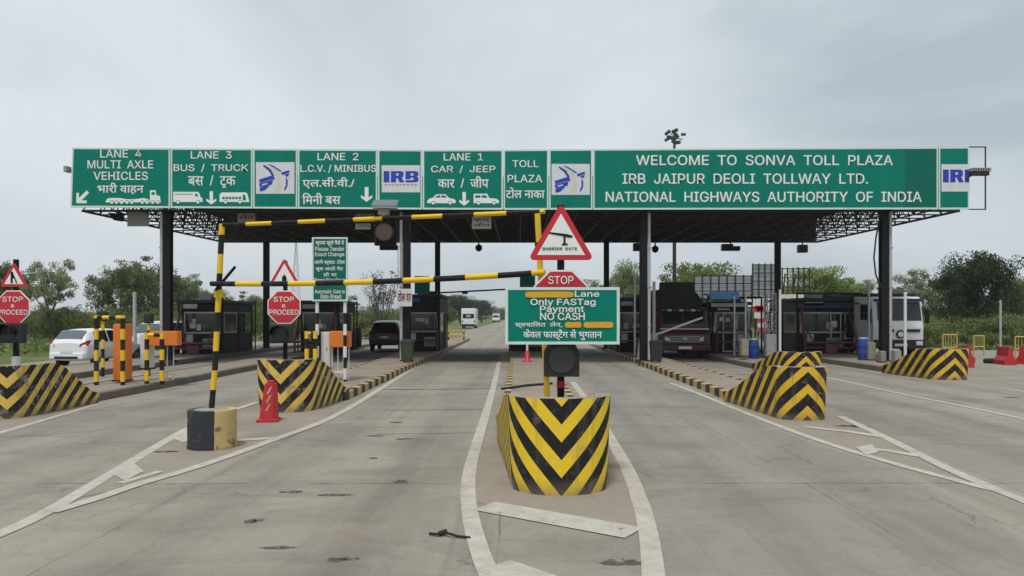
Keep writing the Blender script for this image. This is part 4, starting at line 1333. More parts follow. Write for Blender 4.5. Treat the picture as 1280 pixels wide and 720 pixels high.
# far-left STOP post
Y = 15.4
t = thing('sign_post', 'STOP & PROCEED octagon below a small merging-lane triangle at the far left edge', 'sign post', (XA(18.5, Y), Y, 0))
k = MB(); k.box(-.04, .04, 0, .08, .2, ZA(324, Y), M_BLACK, .008); k.tube((0, .04, .2), (0, .04, 1.2), .08, M_POST_BW, 10); k.build('pole', t)
wp = warn_plate(t, 0, -.03, ZA(358.5, Y), 36 * Y / F_PX, .66)
k = MB()
zb = ZA(354, Y)
k.plate([(-.06, zb), (-.02, zb), (-.02, zb + .1), (.03, zb + .1), (-.02, zb + .24), (-.06, zb + .24)], -.04, .003, M_BLACK)
k.plate([(.05, zb), (.08, zb), (.03, zb + .12), (.01, zb + .12)], -.04, .003, M_BLACK); k.build('merge_symbol', wp)
stop_plate(t, 0, -.05, ZA(384, Y), 22.5 * Y / F_PX, STOPP)
signal_head(t, -.02, -.16, ZA(416, Y), .52, .42)

# green notice board on striped posts
Y = 20.6
t = thing('info_board', 'tall narrow green notice board on two black and white posts beside the STOP octagon', 'info board', (XA(412.3, Y), Y, 0))
def bp2(px, py): return ((px - 412.3) * Y / F_PX, ZA(py, Y))
(x0, z0), (x1, z1) = bp2(390, 376.5), bp2(434.6, 296.5)
k = MB(); k.box(x0, x1, 0, .03, z0, z1, M_GREEN_DARK, .006); k.build('panel', t)
k = MB(); a = .045
k.ring([(x0, z0), (x1, z0), (x1, z1), (x0, z1)], [(x0 + a, z0 + a), (x1 - a, z0 + a), (x1 - a, z1 - a), (x0 + a, z1 - a)], -.006, .004, M_MINT); k.build('border', t)
l = MB()
for s_, a0, a1, b0, b1 in (('कृपया खुले पैसे दें', 394.5, 430, 300, 307.5), ('Please Tender', 394, 430.5, 308.5, 313.8), ('Exact Change', 394, 430.5, 315.5, 321.5), ('आगे स्वतः टोल', 393, 431, 324.5, 331.5), ('बूथ आटो गेट', 395, 429, 333, 339.5), ('हो या', 404.5, 421, 340.5, 346), ('Please Slow Down', 392, 431.5, 347.5, 352.5), ('Automatic Gate is', 393.5, 431, 362, 366.8), ('Gate Ahead', 400.5, 426.5, 367.8, 373.2)):
    (u0, v0), (u1, v1) = bp2(a0, b1), bp2(a1, b0)
    write(l, s_, u0, u1, v0, v1, -.003, M_WHITE, .02)
l.build('lettering', t)
for px in (395.5, 430.5):
    x = (px - 412.3) * Y / F_PX
    k = MB(); k.tube((x, .08, .18), (x, .08, z1 - .1), .05, M_POST_BW, 10); k.build('post', t)

# ------------------------------------------------------------------ red plastic cone
t = thing('traffic_cone', 'red tapered plastic cone with faded pale slashes in front of the worn chevron wall', 'traffic cone', (XA(337, 14.2), 14.15, 0), R(8))
k = MB(); k.box(-.2, .2, -.2, .2, .0, .055, M_PLASTIC_RED, .015); k.build('base', t)
k = MB()
prof = [(.165, .055), (.15, .2), (.125, .5), (.105, .73)]
vs, fs = [], []
for r_, z in prof:
    for sx_, sy_ in ((-1, -.6), (-.6, -1), (.6, -1), (1, -.6), (1, .6), (.6, 1), (-.6, 1), (-1, .6)):
        vs.append((sx_ * r_ + z * .06, sy_ * r_, z))
for q in range(3):
    for i in range(8):
        j = (i + 1) % 8
        fs.append((q * 8 + i, q * 8 + j, q * 8 + 8 + j, q * 8 + 8 + i))
fs.append(tuple(range(24, 32)))
k.add(vs, fs, M_PLASTIC_RED); bd = k.build('body', t)
k = MB()
for z in (.22, .38, .54):
    y_ = -(.165 - .065 * (z - .055) / .68) - .006
    x_ = z * .06
    k.add([(x_ - .05, y_, z), (x_ - .02, y_, z - .01), (x_ + .05, y_ + .012, z + .13), (x_ + .02, y_ + .012, z + .13)], [(0, 1, 2, 3)], M_NOTICE)
k.build('pale_slash', bd)
k = MB(); k.box(-.02, .11, -.045, .045, .725, .785, M_PLASTIC_RED, .015); k.build('handle', t)

# scrap on the road
k = MB(); p = ground(558, 671)
k.path([(-.16, .05, .012), (-.08, 0, .02), (-.02, .03, .03), (.03, -.02, .03), (.10, -.03, .012), (.22, -.07, .010)], .012, M_RUBBER, 6)
k.tube((-.07, .01, .02), (.0, .04, .035), .025, M_RUBBER, 6)
tag(k.build('rubber_scrap', loc=(p[0], p[1], 0.004)), 'curled black strip of rubber lying alone on the near concrete', 'scrap')
p = ground(630, 437)
# red and white short posts on the middle island behind the board
for px, py, lab in ((659, 452, 'short white post with a red foot behind the left edge of the green board'),):
    x, y = ground(px, py, KH)
    t = thing('delineator_post', lab, 'post', (x, y, KH - .01))
    k = MB(); k.tube((0, 0, .1), (0, 0, 1.0), .045, M_WHITEPOLE, 10); k.build('tube', t)
    k = MB(); k.lathe([(.22, 0), (.2, .04), (.10, .08), (.09, .42), (.05, .45)], M_PLASTIC_RED, 12); k.build('foot', t)
k = MB(); a, b_ = ground(627, 487, KH), ground(690, 480, KH)
k.path([(a[0], a[1], KH + .02), ((a[0] + b_[0]) / 2, (a[1] + b_[1]) / 2 + .1, KH + .03), (b_[0], b_[1], KH + .02)], .03, M_RUBBER, 6)
tag(k.build('black_cable', None), 'black cable lying across the pavers of the middle island behind the chevron wall', 'cable')
# ------------------------------------------------------------------ boom barriers, frames, posts and bins on the islands
def guard_frame(px0, px1, top, base, Y, label, bar_r=.05):
    x0, x1 = XA(px0, Y), XA(px1, Y)
    z1 = ZA(top, Y)
    t = thing('guard_frame', label, 'guard frame', ((x0 + x1) / 2, Y, 0), group='yellow and black pipe frames beside the boom machines')
    h = (x1 - x0) / 2
    for s in (-1, 1):
        k = MB(); k.tube((s * h, 0, KH - .02), (s * h, 0, z1), .06, M_POST_YB_SHORT, 12); k.build('post', t)
    k = MB(); k.tube((-h, 0, z1 - .06), (h, 0, z1 - .06), bar_r, M_BAR_YB_SHORT, 10); k.build('top_bar', t)
    return t
guard_frame(120.5, 153.5, 394, 480, 19.6, 'taller yellow and black pipe frame with the tall orange machine inside')
guard_frame(183.5, 202.5, 416, 478, 19.9, 'shorter yellow and black pipe frame in front of the white boom cabinet at left')
guard_frame(383.5, 394, 414, 470, 20.4, 'narrow yellow and black pipe frame left of the black and white post', .04)
def cabinet(px0, px1, py0, py1, Y, m, label, name='boom_cabinet', cat='boom barrier', door=True, depth=.36, foot=True):
    x = XA((px0 + px1) / 2, Y); w = (px1 - px0) * Y / F_PX; z1 = ZA(py0, Y); z0 = max(KH - .01, ZA(py1, Y)) if foot else ZA(py1, Y)
    t = thing(name, label, cat, (x, Y, 0))
    k = MB(); k.box(-w / 2, w / 2, 0, depth, z0 + .03, z1, m, .025); k.build('housing', t)
    k = MB(); k.box(-w / 2 - .02, w / 2 + .02, -.02, depth + .02, z0, z0 + .04, M_DARK); k.build('base_plate', t)
    if door:
        k = MB(); k.box(-w / 2 + .04, w / 2 - .04, -.008, -.001, z0 + .12, z1 - .1, m)
        k.box(w / 2 - .09, w / 2 - .07, -.02, -.008, (z0 + z1) / 2, (z0 + z1) / 2 + .08, M_DARK); k.build('door', t)
    return t
cabinet(141, 157, 405, 477, 20.2, M_ORANGE, 'tall slim orange ticket machine standing inside the taller striped frame at left', 'ticket_machine', 'ticket machine')
t = cabinet(175, 186, 417, 462, 21.0, M_WHITEPOLE, 'white boom cabinet with an orange box arm behind the shorter striped frame')
k = MB(); x0 = 0.15
k.box(.15, .95, -.05, .25, ZA(432, 21.0), ZA(414, 21.0), M_ORANGE, .02); k.build('orange_arm_box', t)
k = MB()
for xx in (.60, .78):
    k.tube((xx, .1, KH), (xx, .1, ZA(432, 21.0) + .01), .018, M_GREYPIPE, 6)
k.build('support', t)
t = cabinet(401, 412, 415, 462, 20.9, M_WHITEPOLE, 'white boom cabinet with an orange box arm behind the green notice board post')
k = MB(); k.box(.13, .70, -.05, .25, ZA(434, 20.9), ZA(414, 20.9), M_ORANGE, .02); k.build('orange_arm_box', t)
k = MB(); k.box(.13, .70, .05, .15, KH + .2, KH + .25, M_WHITEPOLE)
for i in range(4):
    k.tube((.18 + i * .155, .1, KH), (.18 + i * .155, .1, ZA(434, 20.9) + .01), .016, M_WHITEPOLE, 6)
k.build('support', t)
def beacon_post(px, top, base_py, Y, label, m=None, r=.05):
    t = thing('beacon_post', label, 'beacon post', (XA(px, Y), Y, KH - .01))
    z = ZA(top, Y)
    k = MB(); k.tube((0, 0, 0), (0, 0, z - .45 - KH), r, m or M_POST_YB_SHORT, 10); k.build('post', t)
    k = MB(); k.box(-.12, .12, -.1, .1, z - .46 - KH, z - .16 - KH, M_BIN_BLACK, .03); k.disc(0, z - .31 - KH, .08, -.11, M_GLASS, 16, .01); k.build('lamp_head', t)
    k = MB(); k.tube((0, 0, z - .17 - KH), (0, 0, z + .35 - KH), .012, M_DARK, 5); k.build('aerial', t)
beacon_post(128.5, 382, 470, 22.4, 'striped beacon post with a small dark lamp head beside the white hatchback')
beacon_post(186, 385, 470, 22.6, 'striped beacon post with a dark lamp head rising behind the white boom cabinet')
def plain_post(px, top, base, Y, w, m, label, name='marker_post', base_z=KH - .01, square=False):
    x = XA(px, Y); z = ZA(top, Y)
    k = MB()
    r = w * Y / F_PX / 2
    if square:
        k.box(-r, r, -r, r, 0, z - base_z, m, .01)
    else:
        k.tube((0, 0, 0), (0, 0, z - base_z), r, m, 10)
    k.box(-r * 1.8, r * 1.8, -r * 1.8, r * 1.8, 0, .025, M_DARK)
    return tag(k.build(name, loc=(x, Y, base_z)), label, 'post')
plain_post(168.5, 365, 440, 33, 4.5, M_WHITEPOLE, 'thick white post rising behind the tall orange machine at left')
plain_post(505, 385, 446, 33.5, 3.2, M_WHITEPOLE, 'white post under the square white notice beside the dark off-roader')
hanging_plate(495.5, 515, 361, 383, 29.9, 'square white notice fixed on the drain pipe of the second front column', M_NOTICEW, lines=('टोल दर',), ltr=M_DKRED)
plain_post(793.5, 345, 443, 33.5, 2.6, M_GREYPIPE, 'thin grey pipe post just right of the big green board, left of the third column')
plain_post(817.5, 352, 420, 33, 3.8, M_GREYPIPE, 'thick grey pipe post beside the maroon truck, behind the charcoal bin', base_z=0.2)
plain_post(975, 362, 448, 31, 3.2, M_WHITEPOLE, 'white post standing in front of the fourth rear column')
plain_post(1131.5, 365, 458, 27.5, 3.6, M_WHITEPOLE, 'tall white post in front of the white truck, right of the last column')
plain_post(1086, 354, 440, 34, 2.6, M_GREYPIPE, 'grey post with a lamp cap between the blue barrel and the white truck')
plain_post(1250.5, 375, 445, 38, 2.6, M_GREYPIPE, 'thin grey pole at far right beside the dark tree', base_z=0.0)
plain_post(918, 370, 440, 33, 2.2, M_STEEL, 'thin steel pole before the white-framed booth door', square=True)
plain_post(932, 366, 440, 32.2, 2.2, M_STEEL, 'thin steel pole just right of the white-framed booth door', square=True)
# boom arm lowered half way in front of the maroon truck
Y = 33.2
t = thing('boom_barrier', 'white boom arm slanting up in front of the maroon truck', 'boom barrier', (XA(818, Y), Y, 0))
k = MB(); L0 = Vector((0, 0, ZA(419, Y))); L1 = Vector((XA(878, Y) - XA(818, Y), 0, ZA(397, Y)))
k.tube(L0, L1, .05, M_WHITEPOLE, 8); k.build('arm', t)
k = MB(); k.box(-.16, .16, -.02, .24, KH, ZA(419, Y) + .08, M_GREYBOX, .02); k.build('housing', t)
# lattice stand and cabinets right
def lattice_mast(px0, px1, top, Y, label):
    t = thing('lattice_stand', label, 'stand', (XA((px0 + px1) / 2, Y), Y, KH - .01))
    w = (px1 - px0) * Y / F_PX / 2; h = ZA(top, Y) - KH
    k = MB()
    for sx_ in (-1, 1):
        for sy_ in (-1, 1):
            k.tube((sx_ * w, sy_ * w, 0), (sx_ * w, sy_ * w, h), .025, M_STEEL, 5)
    k.build('uprights', t)
    k = MB(); n = 7
    for i in range(n):
        a, b = h * i / n, h * (i + 1) / n
        for sy_ in (-1, 1):
            k.tube((-w, sy_ * w, a), (w, sy_ * w, b), .014, M_STEEL, 4); k.tube((-w, sy_ * w, b), (w, sy_ * w, b), .014, M_STEEL, 4)
        k.tube((-w, -w, b), (-w, w, a), .014, M_STEEL, 4); k.tube((w, -w, a), (w, w, b), .014, M_STEEL, 4)
    k.build('bracing', t)
lattice_mast(957, 968, 366, 33, 'thin steel lattice stand just left of the fourth rear column')
cabinet(958, 971, 418, 447, 31.6, M_GREYBOX, 'grey metal cabinet at the foot of the lattice stand', 'control_cabinet', 'cabinet')
cabinet(927, 936, 424, 446, 31.0, M_CONC, 'small cream cabinet beside the first blue barrel', 'control_cabinet', 'cabinet')
cabinet(1086, 1095, 428, 452, 30.6, M_CONC, 'small cream pedestal just right of the second blue barrel', 'control_cabinet', 'cabinet')
cabinet(1101.5, 1108, 439, 456, 29.2, M_CONC, 'short cream block at the foot of the last front column, left side', 'control_cabinet', 'cabinet', door=False)
cabinet(1119, 1127, 438, 458, 28.6, M_GREYBOX, 'short grey block at the foot of the last front column, right side', 'control_cabinet', 'cabinet', door=False)
def bin_(px, py_top, py_base, wpx, Y, m, label, kind, lid=True):
    x = XA(px, Y); h = (py_base - py_top) * Y / F_PX; r = wpx * Y / F_PX / 2
    t = thing('dustbin' if kind != 'barrel' else 'plastic_barrel', label, 'bin' if kind != 'barrel' else 'barrel', (x, Y, KH - .01))
    k = MB()
    if kind == 'barrel':
        k.lathe([(r * .9, 0), (r * .96, .04), (r, h * .3), (r * 1.04, h * .33), (r, h * .36), (r, h * .64), (r * 1.04, h * .67), (r, h * .7), (r * .95, h * .95), (r * .8, h)], m, 20)
    else:
        vs = []
        for q, z in ((.78, .06), (.82, .12), (1.0, h * .86)):
            vs += [(-r * q, -r * q, z), (r * q, -r * q, z), (r * q, r * q, z), (-r * q, r * q, z)]
        fs = [(3, 2, 1, 0)]
        for a in (0, 4):
            fs += [(a + i, a + (i + 1) % 4, a + 4 + (i + 1) % 4, a + 4 + i) for i in range(4)]
        k.add(vs, fs, m)
    k.build('body', t)
    if lid and kind != 'barrel':
        k = MB(); k.box(-r * 1.08, r * 1.08, -r * 1.08, r * 1.08, h * .86, h * .92, m, .015); k.box(-r * .95, r * .95, -r * .9, r * .9, h * .92, h, m, .03); k.build('lid', t)
        k = MB()
        for s in (-1, 1):
            k.tube((s * r * .62 - .03, r * .7, .09), (s * r * .62 + .03, r * .7, .09), .085, M_RUBBER, 12)
        k.build('wheel', t)
    if kind == 'barrel' and lid:
        k = MB(); k.lathe([(r * .86, h * .985), (r * .86, h * 1.03), (r * .7, h * 1.04)], M_FRAMEWHITE, 18); k.build('lid', t)
bin_(509, 416, 444.5, 15.5, 29.4, M_BIN_GREEN, 'dark green dustbin at the kerb beside the dark toll booth', 'bin')
bin_(820, 420, 448, 14.5, 29.3, M_BIN_BLACK, 'charcoal dustbin at the foot of the third front column', 'bin')
bin_(942.5, 422, 446, 12, 32, M_BIN_BLUE, 'blue plastic barrel beside the white-framed booth door', 'barrel')
bin_(1079, 424, 451, 13, 31, M_BIN_BLUE, 'blue plastic barrel right of the rightmost booth', 'barrel')
bin_(447.5, 408, 431, 9, 45, M_BIN_BLACK, 'dark barrel far back at the left of the dark off-roader', 'barrel', lid=False)
# tilted board leaning by the third column
t = thing('a_frame_board', 'small pale A-frame board left of the charcoal bin', 'A-frame board', (XA(802, 32.4), 32.4, KH - .01))
k = MB(); k.add([(-.2, 0, 0), (.2, 0, 0), (.14, .16, .78), (-.10, .16, .78), (-.2, .03, 0), (.2, .03, 0), (.14, .19, .78), (-.10, .19, .78)], [(0, 1, 2, 3), (7, 6, 5, 4), (0, 4, 5, 1), (1, 5, 6, 2), (2, 6, 7, 3), (3, 7, 4, 0)], M_GREYBOX); k.build('front_leaf', t)
k = MB(); k.add([(-.2, .42, 0), (.2, .42, 0), (.14, .20, .78), (-.10, .20, .78)], [(3, 2, 1, 0)], M_DARK); k.build('back_leaf', t)

M_BLUE_BAND = paint('navy_band', (0.02, 0.03, 0.12), 0.5, dirt=0.4)
# ------------------------------------------------------------------ toll booths
def booth(x0, x1, y0, y1, top, label, kind='plain', roofsign=None):
    t = thing('toll_booth', label, 'toll booth', ((x0 + x1) / 2, y0, KH - .012), group='dark toll booths on the islands')
    w = (x1 - x0) / 2; L_ = y1 - y0; h = top - KH
    wb, wt = 1.0, 2.05                                   # window band
    k = MB()
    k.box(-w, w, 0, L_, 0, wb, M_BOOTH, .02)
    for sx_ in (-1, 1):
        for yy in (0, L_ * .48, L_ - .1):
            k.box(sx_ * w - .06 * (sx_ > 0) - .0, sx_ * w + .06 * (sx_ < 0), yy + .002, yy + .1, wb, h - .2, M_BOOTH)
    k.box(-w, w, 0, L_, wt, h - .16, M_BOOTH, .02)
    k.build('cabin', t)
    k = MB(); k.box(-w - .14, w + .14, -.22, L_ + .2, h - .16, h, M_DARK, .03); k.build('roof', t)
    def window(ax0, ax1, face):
        f, g = MB(), MB()
        if face == 'front':
            f.ring([(ax0, wb), (ax1, wb), (ax1, wt), (ax0, wt)], [(ax0 + .07, wb + .07), (ax1 - .07, wb + .07), (ax1 - .07, wt - .07), (ax0 + .07, wt - .07)], -.02, .06, M_FRAMEWHITE)
            g.box(ax0 + .05, ax1 - .05, .005, .02, wb + .05, wt - .05, M_GLASS)
        else:
            s = 1 if face == 'right' else -1
            xx = s * w
            for a, b, c, d in ((ax0, ax1, wb, wb + .07), (ax0, ax1, wt - .07, wt), (ax0, ax0 + .07, wb + .07, wt - .07), (ax1 - .07, ax1, wb + .07, wt - .07)):
                f.box(min(xx - s * .04, xx + s * .02), max(xx - s * .04, xx + s * .02), a, b, c, d, M_FRAMEWHITE)
            g.box(min(xx - s * .02, xx - s * .005), max(xx - s * .02, xx - s * .005), ax0 + .05, ax1 - .05, wb + .05, wt - .05, M_GLASS)
        fo = f.build('window', t); g.build('pane', fo)
    window(-w + .12, w - .12, 'front')
    for face in ('left', 'right'):
        window(.25, L_ * .46, face)
    # door in each long side
    for s in (-1, 1):
        d = MB(); d.box(s * w - .02 + (.0 if s > 0 else -.02), s * w + .02 + (.02 if s > 0 else 0), L_ * .5 + .05, L_ * .5 + .9, .05, 2.0, M_BOOTH)
        do = d.build('door', t)
        d = MB(); xx = s * (w + .042)
        d.ring([(L_ * .5 + .15, 1.05), (L_ * .5 + .8, 1.05), (L_ * .5 + .8, 1.9), (L_ * .5 + .15, 1.9)], [(L_ * .5 + .2, 1.1), (L_ * .5 + .75, 1.1), (L_ * .5 + .75, 1.85), (L_ * .5 + .2, 1.85)], 0, .004, M_FRAMEWHITE)
        d.v = [(xx, v[0], v[2]) for v in d.v]
        d.build('door_light', do)
    if kind == 'frame':
        k = MB(); b = .06
        for sx_ in (-1, 1):
            k.tube((sx_ * w * 1.02, -.95, .55), (sx_ * w * .92, -.12, h - .35), b, M_DKRED, 6)
            k.tube((sx_ * w * 1.02, -.95, 0), (sx_ * w * 1.02, -.95, .55), b, M_DKRED, 6)
            k.tube((sx_ * w * .55, -.60, .5), (sx_ * w * .9, -.12, h * .62), b * .7, M_DKRED, 6)
        k.tube((-w * 1.02, -.95, .55), (w * 1.02, -.95, .55), b, M_DKRED, 6)
        k.tube((-w * 1.02, -.95, .3), (w * 1.02, -.95, .3), b * .8, M_DKRED, 6)
        k.box(-.28, .28, -1.02, -.98, .02, .46, M_DKRED)
        k.build('guard_frame', t)
        k = MB()
        for sx_ in (-1, 1):
            for yy in (-.1, L_ + .1):
                k.tube((sx_ * (w + .1), yy, 0), (sx_ * (w + .1), yy, h + .05), .035, M_BLACK, 6)
        k.build('corner_pipe', t)
    else:
        k = MB()
        for sx_ in (-1, 1):
            k.tube((sx_ * w * .95, -.7, 0), (sx_ * w * .95, -.7, 1.15), .05, M_DKRED, 8)
        k.tube((-w * .95, -.7, 1.15), (w * .95, -.7, 1.15), .05, M_DKRED, 8)
        k.tube((-w * .95, -.7, .6), (w * .95, -.7, .6), .04, M_DKRED, 8)
        k.build('guard_rail', t)
    # papers on the glass, lamp box, meter box, cable, a stool and cartons on the roof
    rb_ = random.Random(int(x0 * 10))
    k = MB()
    for i in range(3):
        px_ = rb_.uniform(-w * .7, w * .5); pz_ = rb_.uniform(1.1, 1.6)
        k.box(px_, px_ + rb_.uniform(.15, .3), -.028, -.022, pz_, pz_ + rb_.uniform(.18, .32), rb_.choice((M_NOTICEW, M_NOTICE, M_FRAMEWHITE)))
    k.build('paper_notice', t)
    k = MB(); k.box(-w * .8, -w * .1, -.3, -.2, h - .42, h - .2, rb_.choice((M_GREYBOX, M_BIN_BLUE, M_NOTICE)), .02); k.build('lane_number_box', t)
    k = MB(); sgn = rb_.choice((-1, 1))
    k.box(sgn * w * .55 - .16, sgn * w * .55 + .16, -.16, -.002, .5, .95, M_FRAMEWHITE, .02); k.build('meter_box', t)
    k = MB(); k.path([(w * .9, -.03, h - .2), (w * .8, -.05, 1.6), (w * .86, -.04, .6), (w * .7, -.06, .05)], .02, M_RUBBER, 5); k.build('cable', t)
    k = MB(); k.box(-.35, .25, .6, 1.1, h, h + rb_.uniform(.2, .4), M_GREYBOX, .02); k.box(.3, .7, .5, .9, h, h + .18, M_DARK, .02); k.build('roof_box', t)
    # air-conditioner and clutter on the front
    k = MB(); k.box(w * .1, w * .75, -.12, 0, .25, .75, M_GREYBOX, .03)
    for i in range(6):
        k.box(w * .15, w * .7, -.128, -.121, .3 + i * .07, .33 + i * .07, M_DARK)
    k.build('air_conditioner', t)
    if roofsign:
        k = MB(); k.box(-.4, .4, -.2, -.16, h + .02, h + .95, M_GREEN_DARK, .01); so = k.build('roof_sign', t)
        k = MB(); k.ring([(-.4, h + .02), (.4, h + .02), (.4, h + .95), (-.4, h + .95)], [(-.37, h + .05), (.37, h + .05), (.37, h + .92), (-.37, h + .92)], -.206, .004, M_BIN_GREEN); k.build('rim', so)
    return t
booth(-16.4, -14.45, 36.0, 40.2, 2.83, 'toll booth in a sloping dark red pipe frame at left behind the leaning striped post', 'frame')
booth(-11.2, -9.3, 38.0, 42, 2.85, 'toll booth glimpsed behind the green notice board and the STOP octagon', 'frame')
booth(-5.95, -4.15, 39.0, 43.4, 3.2, 'tall dark toll booth by the open lane with a green sign on its roof', 'plain', True)
booth(-.5, 1.45, 39.0, 43.2, 3.2, 'dark toll booth hidden behind the big green board with a green sign on its roof', 'plain', True)
booth(5.05, 6.8, 38.0, 42.2, 3.0, 'dark toll booth just right of the big green board beside the maroon truck', 'plain')
b4 = booth(9.6, 11.35, 36.6, 40.8, 2.75, 'dark toll booth under a blue awning with a white-framed door', 'plain')
b5 = booth(14.0, 16.5, 37.0, 41.2, 2.95, 'wide dark toll booth with pale rounded window frames near the white truck', 'frame')
k = MB(); k.add([(-1.2, -.9, 2.72), (.15, -.9, 2.72), (.15, .6, 3.0), (-1.2, .6, 3.0), (-1.2, -.9, 2.68), (.15, -.9, 2.68), (.15, .6, 2.96), (-1.2, .6, 2.96)], [(0, 1, 2, 3), (7, 6, 5, 4), (0, 4, 5, 1), (1, 5, 6, 2), (2, 6, 7, 3), (3, 7, 4, 0)], M_AWNING)
k.box(-1.22, .17, -.96, -.91, 2.66, 3.02, M_AWNING, .01)
k.build('awning', b4)
def tall_frame(b, px0, px1, py0, py1, Y, name='door_frame'):
    ox, oz = b.location.x, b.location.z
    a, c, z0, z1 = XA(px0, Y) - ox, XA(px1, Y) - ox, ZA(py1, Y) - oz, ZA(py0, Y) - oz
    k = MB(); k.ring([(a, z0), (c, z0), (c, z1), (a, z1)], [(a + .06, z0 + .06), (c - .06, z0 + .06), (c - .06, z1 - .06), (a + .06, z1 - .06)], -.07, .04, M_FRAMEWHITE)
    k.build(name, b)
tall_frame(b4, 903, 918, 391, 440, 36.6); tall_frame(b4, 920, 936, 391, 440, 36.6)
tall_frame(b5, 1037, 1051, 391, 428, 37); tall_frame(b5, 1055, 1068, 391, 424, 37, 'window_frame')
k = MB(); k.box(-1.0, .8, -.30, -.26, 2.3, 2.48, M_FRAMEWHITE, .01); k.build('pale_fascia', b4)
k = MB(); k.box(-1.35, 1.35, -.30, -.24, 2.25, 2.52, M_BLUE_BAND, .01); k.build('blue_fascia', b5)
for bb, w_, h_ in ((b4, 1.3, 2.75), (b5, 1.6, 2.95)):
    k = MB()
    for s in (-1, 1):
        k.tube((s * w_, -.8, 0), (s * w_, -.8, h_), .045, M_BLACK, 6)
    k.tube((-w_, -.8, h_), (w_, -.8, h_), .045, M_BLACK, 6); k.tube((-w_, -.8, h_ - .5), (w_, -.8, h_ - .5), .03, M_BLACK, 6)
    k.build('front_gantry', bb)
# rear overhead pipe across the open lane
Y = 39.4
t = thing('overhead_pipe', 'thin dark pipe with a small lamp spanning the open lane behind the striped bar', 'pipe', (-4.2, Y, 0))
k = MB(); k.tube((0, 0, ZA(366, Y)), (3.7, 0, ZA(361.5, Y)), .045, M_BLACK, 8); k.build('pipe', t)
k = MB(); k.box(1.2, 1.5, -.08, .08, ZA(367.5, Y), ZA(364.8, Y), M_BLACK, .02); k.build('lamp', t)

# yellow striped crash rail at the far end of island two
Y = 58
t = thing('island_end_rail', 'pale yellow low rail at the far end of the island left of the open lane', 'rail', (XA(570, Y), Y, KH - .01))
M_PALEYEL = paint('pale_yellow_paint', (0.46, 0.36, 0.10), 0.6, dirt=0.3, scale=4)
k = MB(); k.box(-.75, .75, 0, .12, .55, .8, M_PALEYEL, .03); k.box(-.75, .75, 0, .12, .2, .42, M_PALEYEL, .03); k.build('beam', t)
for s in (-1, 1):
    k = MB(); k.box(s * .6 - .06, s * .6 + .06, .12, .22, 0, .8, M_DARK); k.build('post', t)
# red plastic barriers and yellow frames at right
def water_barrier(x, y, rz, label):
    t = thing('plastic_barrier', label, 'barrier', (x, y, 0), rz, group='red plastic barriers at the right')
    k = MB()
    pr = [(-.24, 0), (.24, 0), (.23, .18), (.11, .36), (.08, .74), (-.08, .74), (-.11, .36), (-.23, .18)]
    n = len(pr)
    vs = [(-.5, a, b) for a, b in pr] + [(.5, a, b) for a, b in pr]
    k.add(vs, [tuple(range(n)), tuple(range(2 * n - 1, n - 1, -1))] + [(i, n + i, n + (i + 1) % n, (i + 1) % n) for i in range(n)], M_PLASTIC_RED)
    k.build('body', t)
    k = MB()
    for xx in (-.38, .38):
        k.box(xx - .05, xx + .05, -.255, -.19, .04, .24, M_DKRED)
    k.tube((-.3, 0, .735), (-.3, 0, .78), .06, M_DKRED, 10)
    k.build('socket', t)
    return t
for px, py, Y, rz, lab in ((1204, 460, 29.5, 1.35, 'red plastic barrier right behind the far-right crash wall'), (1208, 455, 32.5, 1.2, 'red plastic barrier farther back with a faded end, near the far-right crash wall'),
                           (1256, 462, 31.0, 1.4, 'red plastic barrier seen end-on near the right edge, left of two'), (1281, 463, 31.5, .75, 'red plastic barrier cut by the right edge of the photo')):
    water_barrier(XA(px, Y), Y, rz, lab)
for px, py, n_, lab in ((1244, 454, 1, 'single old tyre lying flat left of the end-on red barrier'),):
    x_, y_ = ground(px, py)
    k = MB()
    for q in range(n_):
        k.lathe([(.22, .01 + q * .2), (.4, .0 + q * .2), (.45, .05 + q * .2), (.45, .14 + q * .2), (.4, .19 + q * .2), (.22, .185 + q * .2), (.2, .1 + q * .2)], M_RUBBER, 18)
    tag(k.build('old_tyre', loc=(x_, y_, 0)), lab, 'tyre')
def pipe_frame(px0, px1, top, Y, label):
    t = thing('yellow_pipe_frame', label, 'pipe frame', (XA((px0 + px1) / 2, Y), Y, 0), group='yellow pipe frames at the right')
    w = (px1 - px0) * Y / F_PX / 2; h = ZA(top, Y)
    for s in (-1, 1):
        k = MB(); k.tube((s * w, 0, -.05), (s * w, 0, h), .038, M_PALEYEL, 8); k.build('post', t)
    k = MB(); k.tube((-w, 0, h), (w, 0, h), .038, M_PALEYEL, 8); k.tube((-w, 0, h * .45), (w, 0, h * .45), .035, M_PALEYEL, 8); k.build('rail', t)
    k = MB()
    for i in range(1, 5):
        xx = -w + 2 * w * i / 5
        k.tube((xx, 0, h * .45), (xx, 0, h), .018, M_PALEYEL, 5)
    k.build('upright', t)
pipe_frame(1178.5, 1196, 418.5, 36, 'yellow pipe frame behind the red barriers below the pale tree')
pipe_frame(1217, 1230, 420, 38, 'faint yellow pipe frame among bushes below the dark tree')
pipe_frame(1269, 1290, 421, 35, 'yellow pipe frame at the right edge behind the red barriers')
